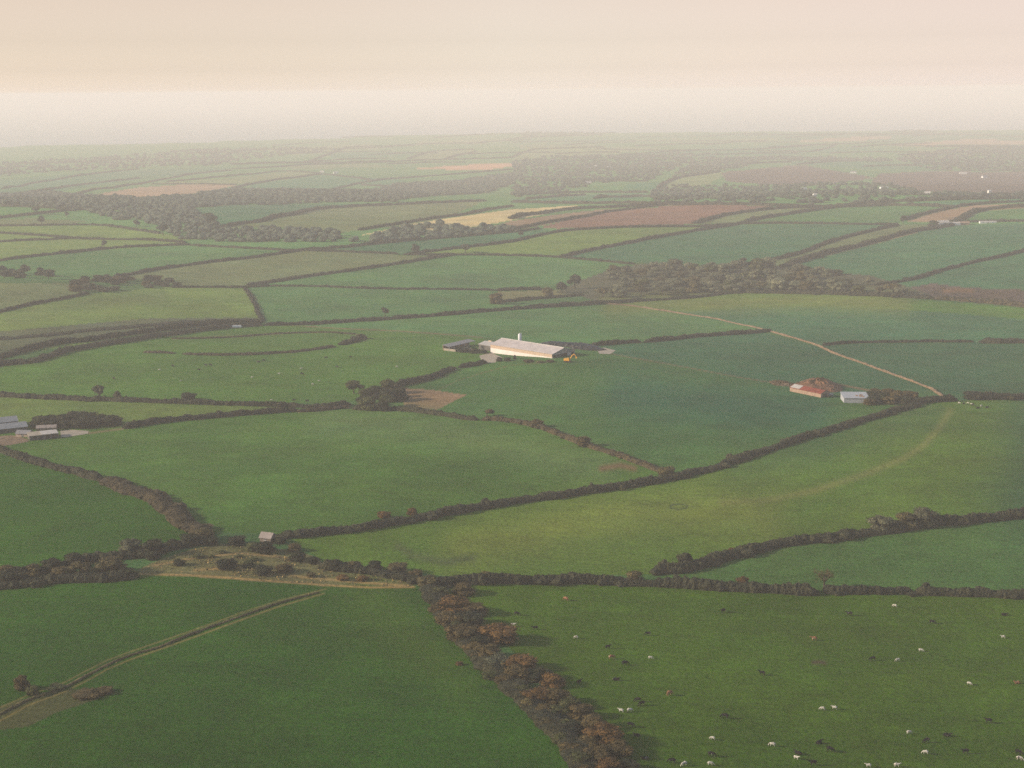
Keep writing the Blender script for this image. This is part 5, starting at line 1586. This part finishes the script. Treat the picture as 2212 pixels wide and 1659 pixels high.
NEAR = [c8(*t) for t in [(1460, 785, 'W'), (535, 815, 'D'), (1215, 832, 'D'), (2048, 830, 'D'), (1660, 875, 'D'), (130, 938, 'D'), (2043, 953, 'W'), (1025, 965, 'B'), (1600, 1025, 'W'), (1475, 1077, 'W'),
        (1340, 1072, 'D'), (143, 1065, 'W'), (5, 1098, 'D'), (745, 1152, 'D'), (1860, 1204, 'W'), (2120, 1197, 'B'), (245, 1262, 'B'), (75, 1295, 'D'), (97, 1315, 'D'), (30, 1350, 'W'), (1070, 1340, 'W'), (1135, 1337, 'W'),
        (545, 1385, 'D'), (1965, 1410, 'D'), (35, 1432, 'D'), (70, 1480, 'D'), (1535, 1468, 'W'), (1740, 1480, 'D'), (478, 1500, 'W'), (1050, 1520, 'D'), (1630, 1515, 'D'), (800, 1535, 'W'), (1110, 1563, 'D'), (1625, 1577, 'W'),
        (1840, 1575, 'D'), (470, 1590, 'D'), (115, 1605, 'D'), (940, 1578, 'D'), (928, 1605, 'W'), (2125, 1578, 'D'), (2130, 1610, 'W'), (260, 1625, 'D'), (325, 1640, 'W'), (465, 1638, 'W'), (1020, 1637, 'D'), (1318, 1648, 'W'), (1470, 1646, 'W')]] + \
       [c7k(*t) for t in [(845, 830, 'D'), (825, 888, 'W'), (945, 908, 'D'), (1165, 955, 'W'), (1335, 1010, 'D'), (1355, 1065, 'B'), (1180, 1190, 'D'), (1380, 1180, 'D'), (1110, 750, 'B'), (1408, 1352, 'W')]]
herd(NEAR, [(1365, 'near the big pasture hedge'), (1450, 'in the upper big pasture'), (1545, 'in the middle big pasture'), (1610, 'low in the big pasture'), (1700, 'along the big pasture bottom')], 'cows in the big pasture', 81)
FAR = [c3(*t) for t in [(1000, 686, 'W'), (883, 626, 'W'), (1545, 647, 'W'), (1665, 620, 'W'), (1765, 687, 'W'), (1730, 706, 'W'), (1395, 667, 'W'), (955, 605, 'D'), (1140, 602, 'D'), (1165, 600, 'D'), (1430, 580, 'D'), (1460, 575, 'D'),
       (1805, 560, 'D'), (1670, 650, 'D'), (1865, 610, 'D'), (630, 675, 'D'), (1625, 795, 'D'), (1503, 793, 'W'), (1700, 800, 'D'), (2195, 608, 'W'), (2520, 625, 'W'), (1100, 622, 'D'), (1940, 552, 'D')]]
herd(FAR, [(790, 'just below the ring earthwork'), (815, 'in the middle of the earthwork field'), (900, 'low in the earthwork field')], 'cows in the earthwork field', 82)
herd([c5(*t) for t in [(1815, 900, 'W'), (1870, 900, 'W'), (1950, 918, 'W'), (1890, 906, 'W'), (1930, 928, 'D'), (1985, 925, 'D'), (1842, 905, 'D'), (1900, 912, 'D')]], [(2000, 'crowding at the right-hand gateway')], 'cows at the gateway', 83)
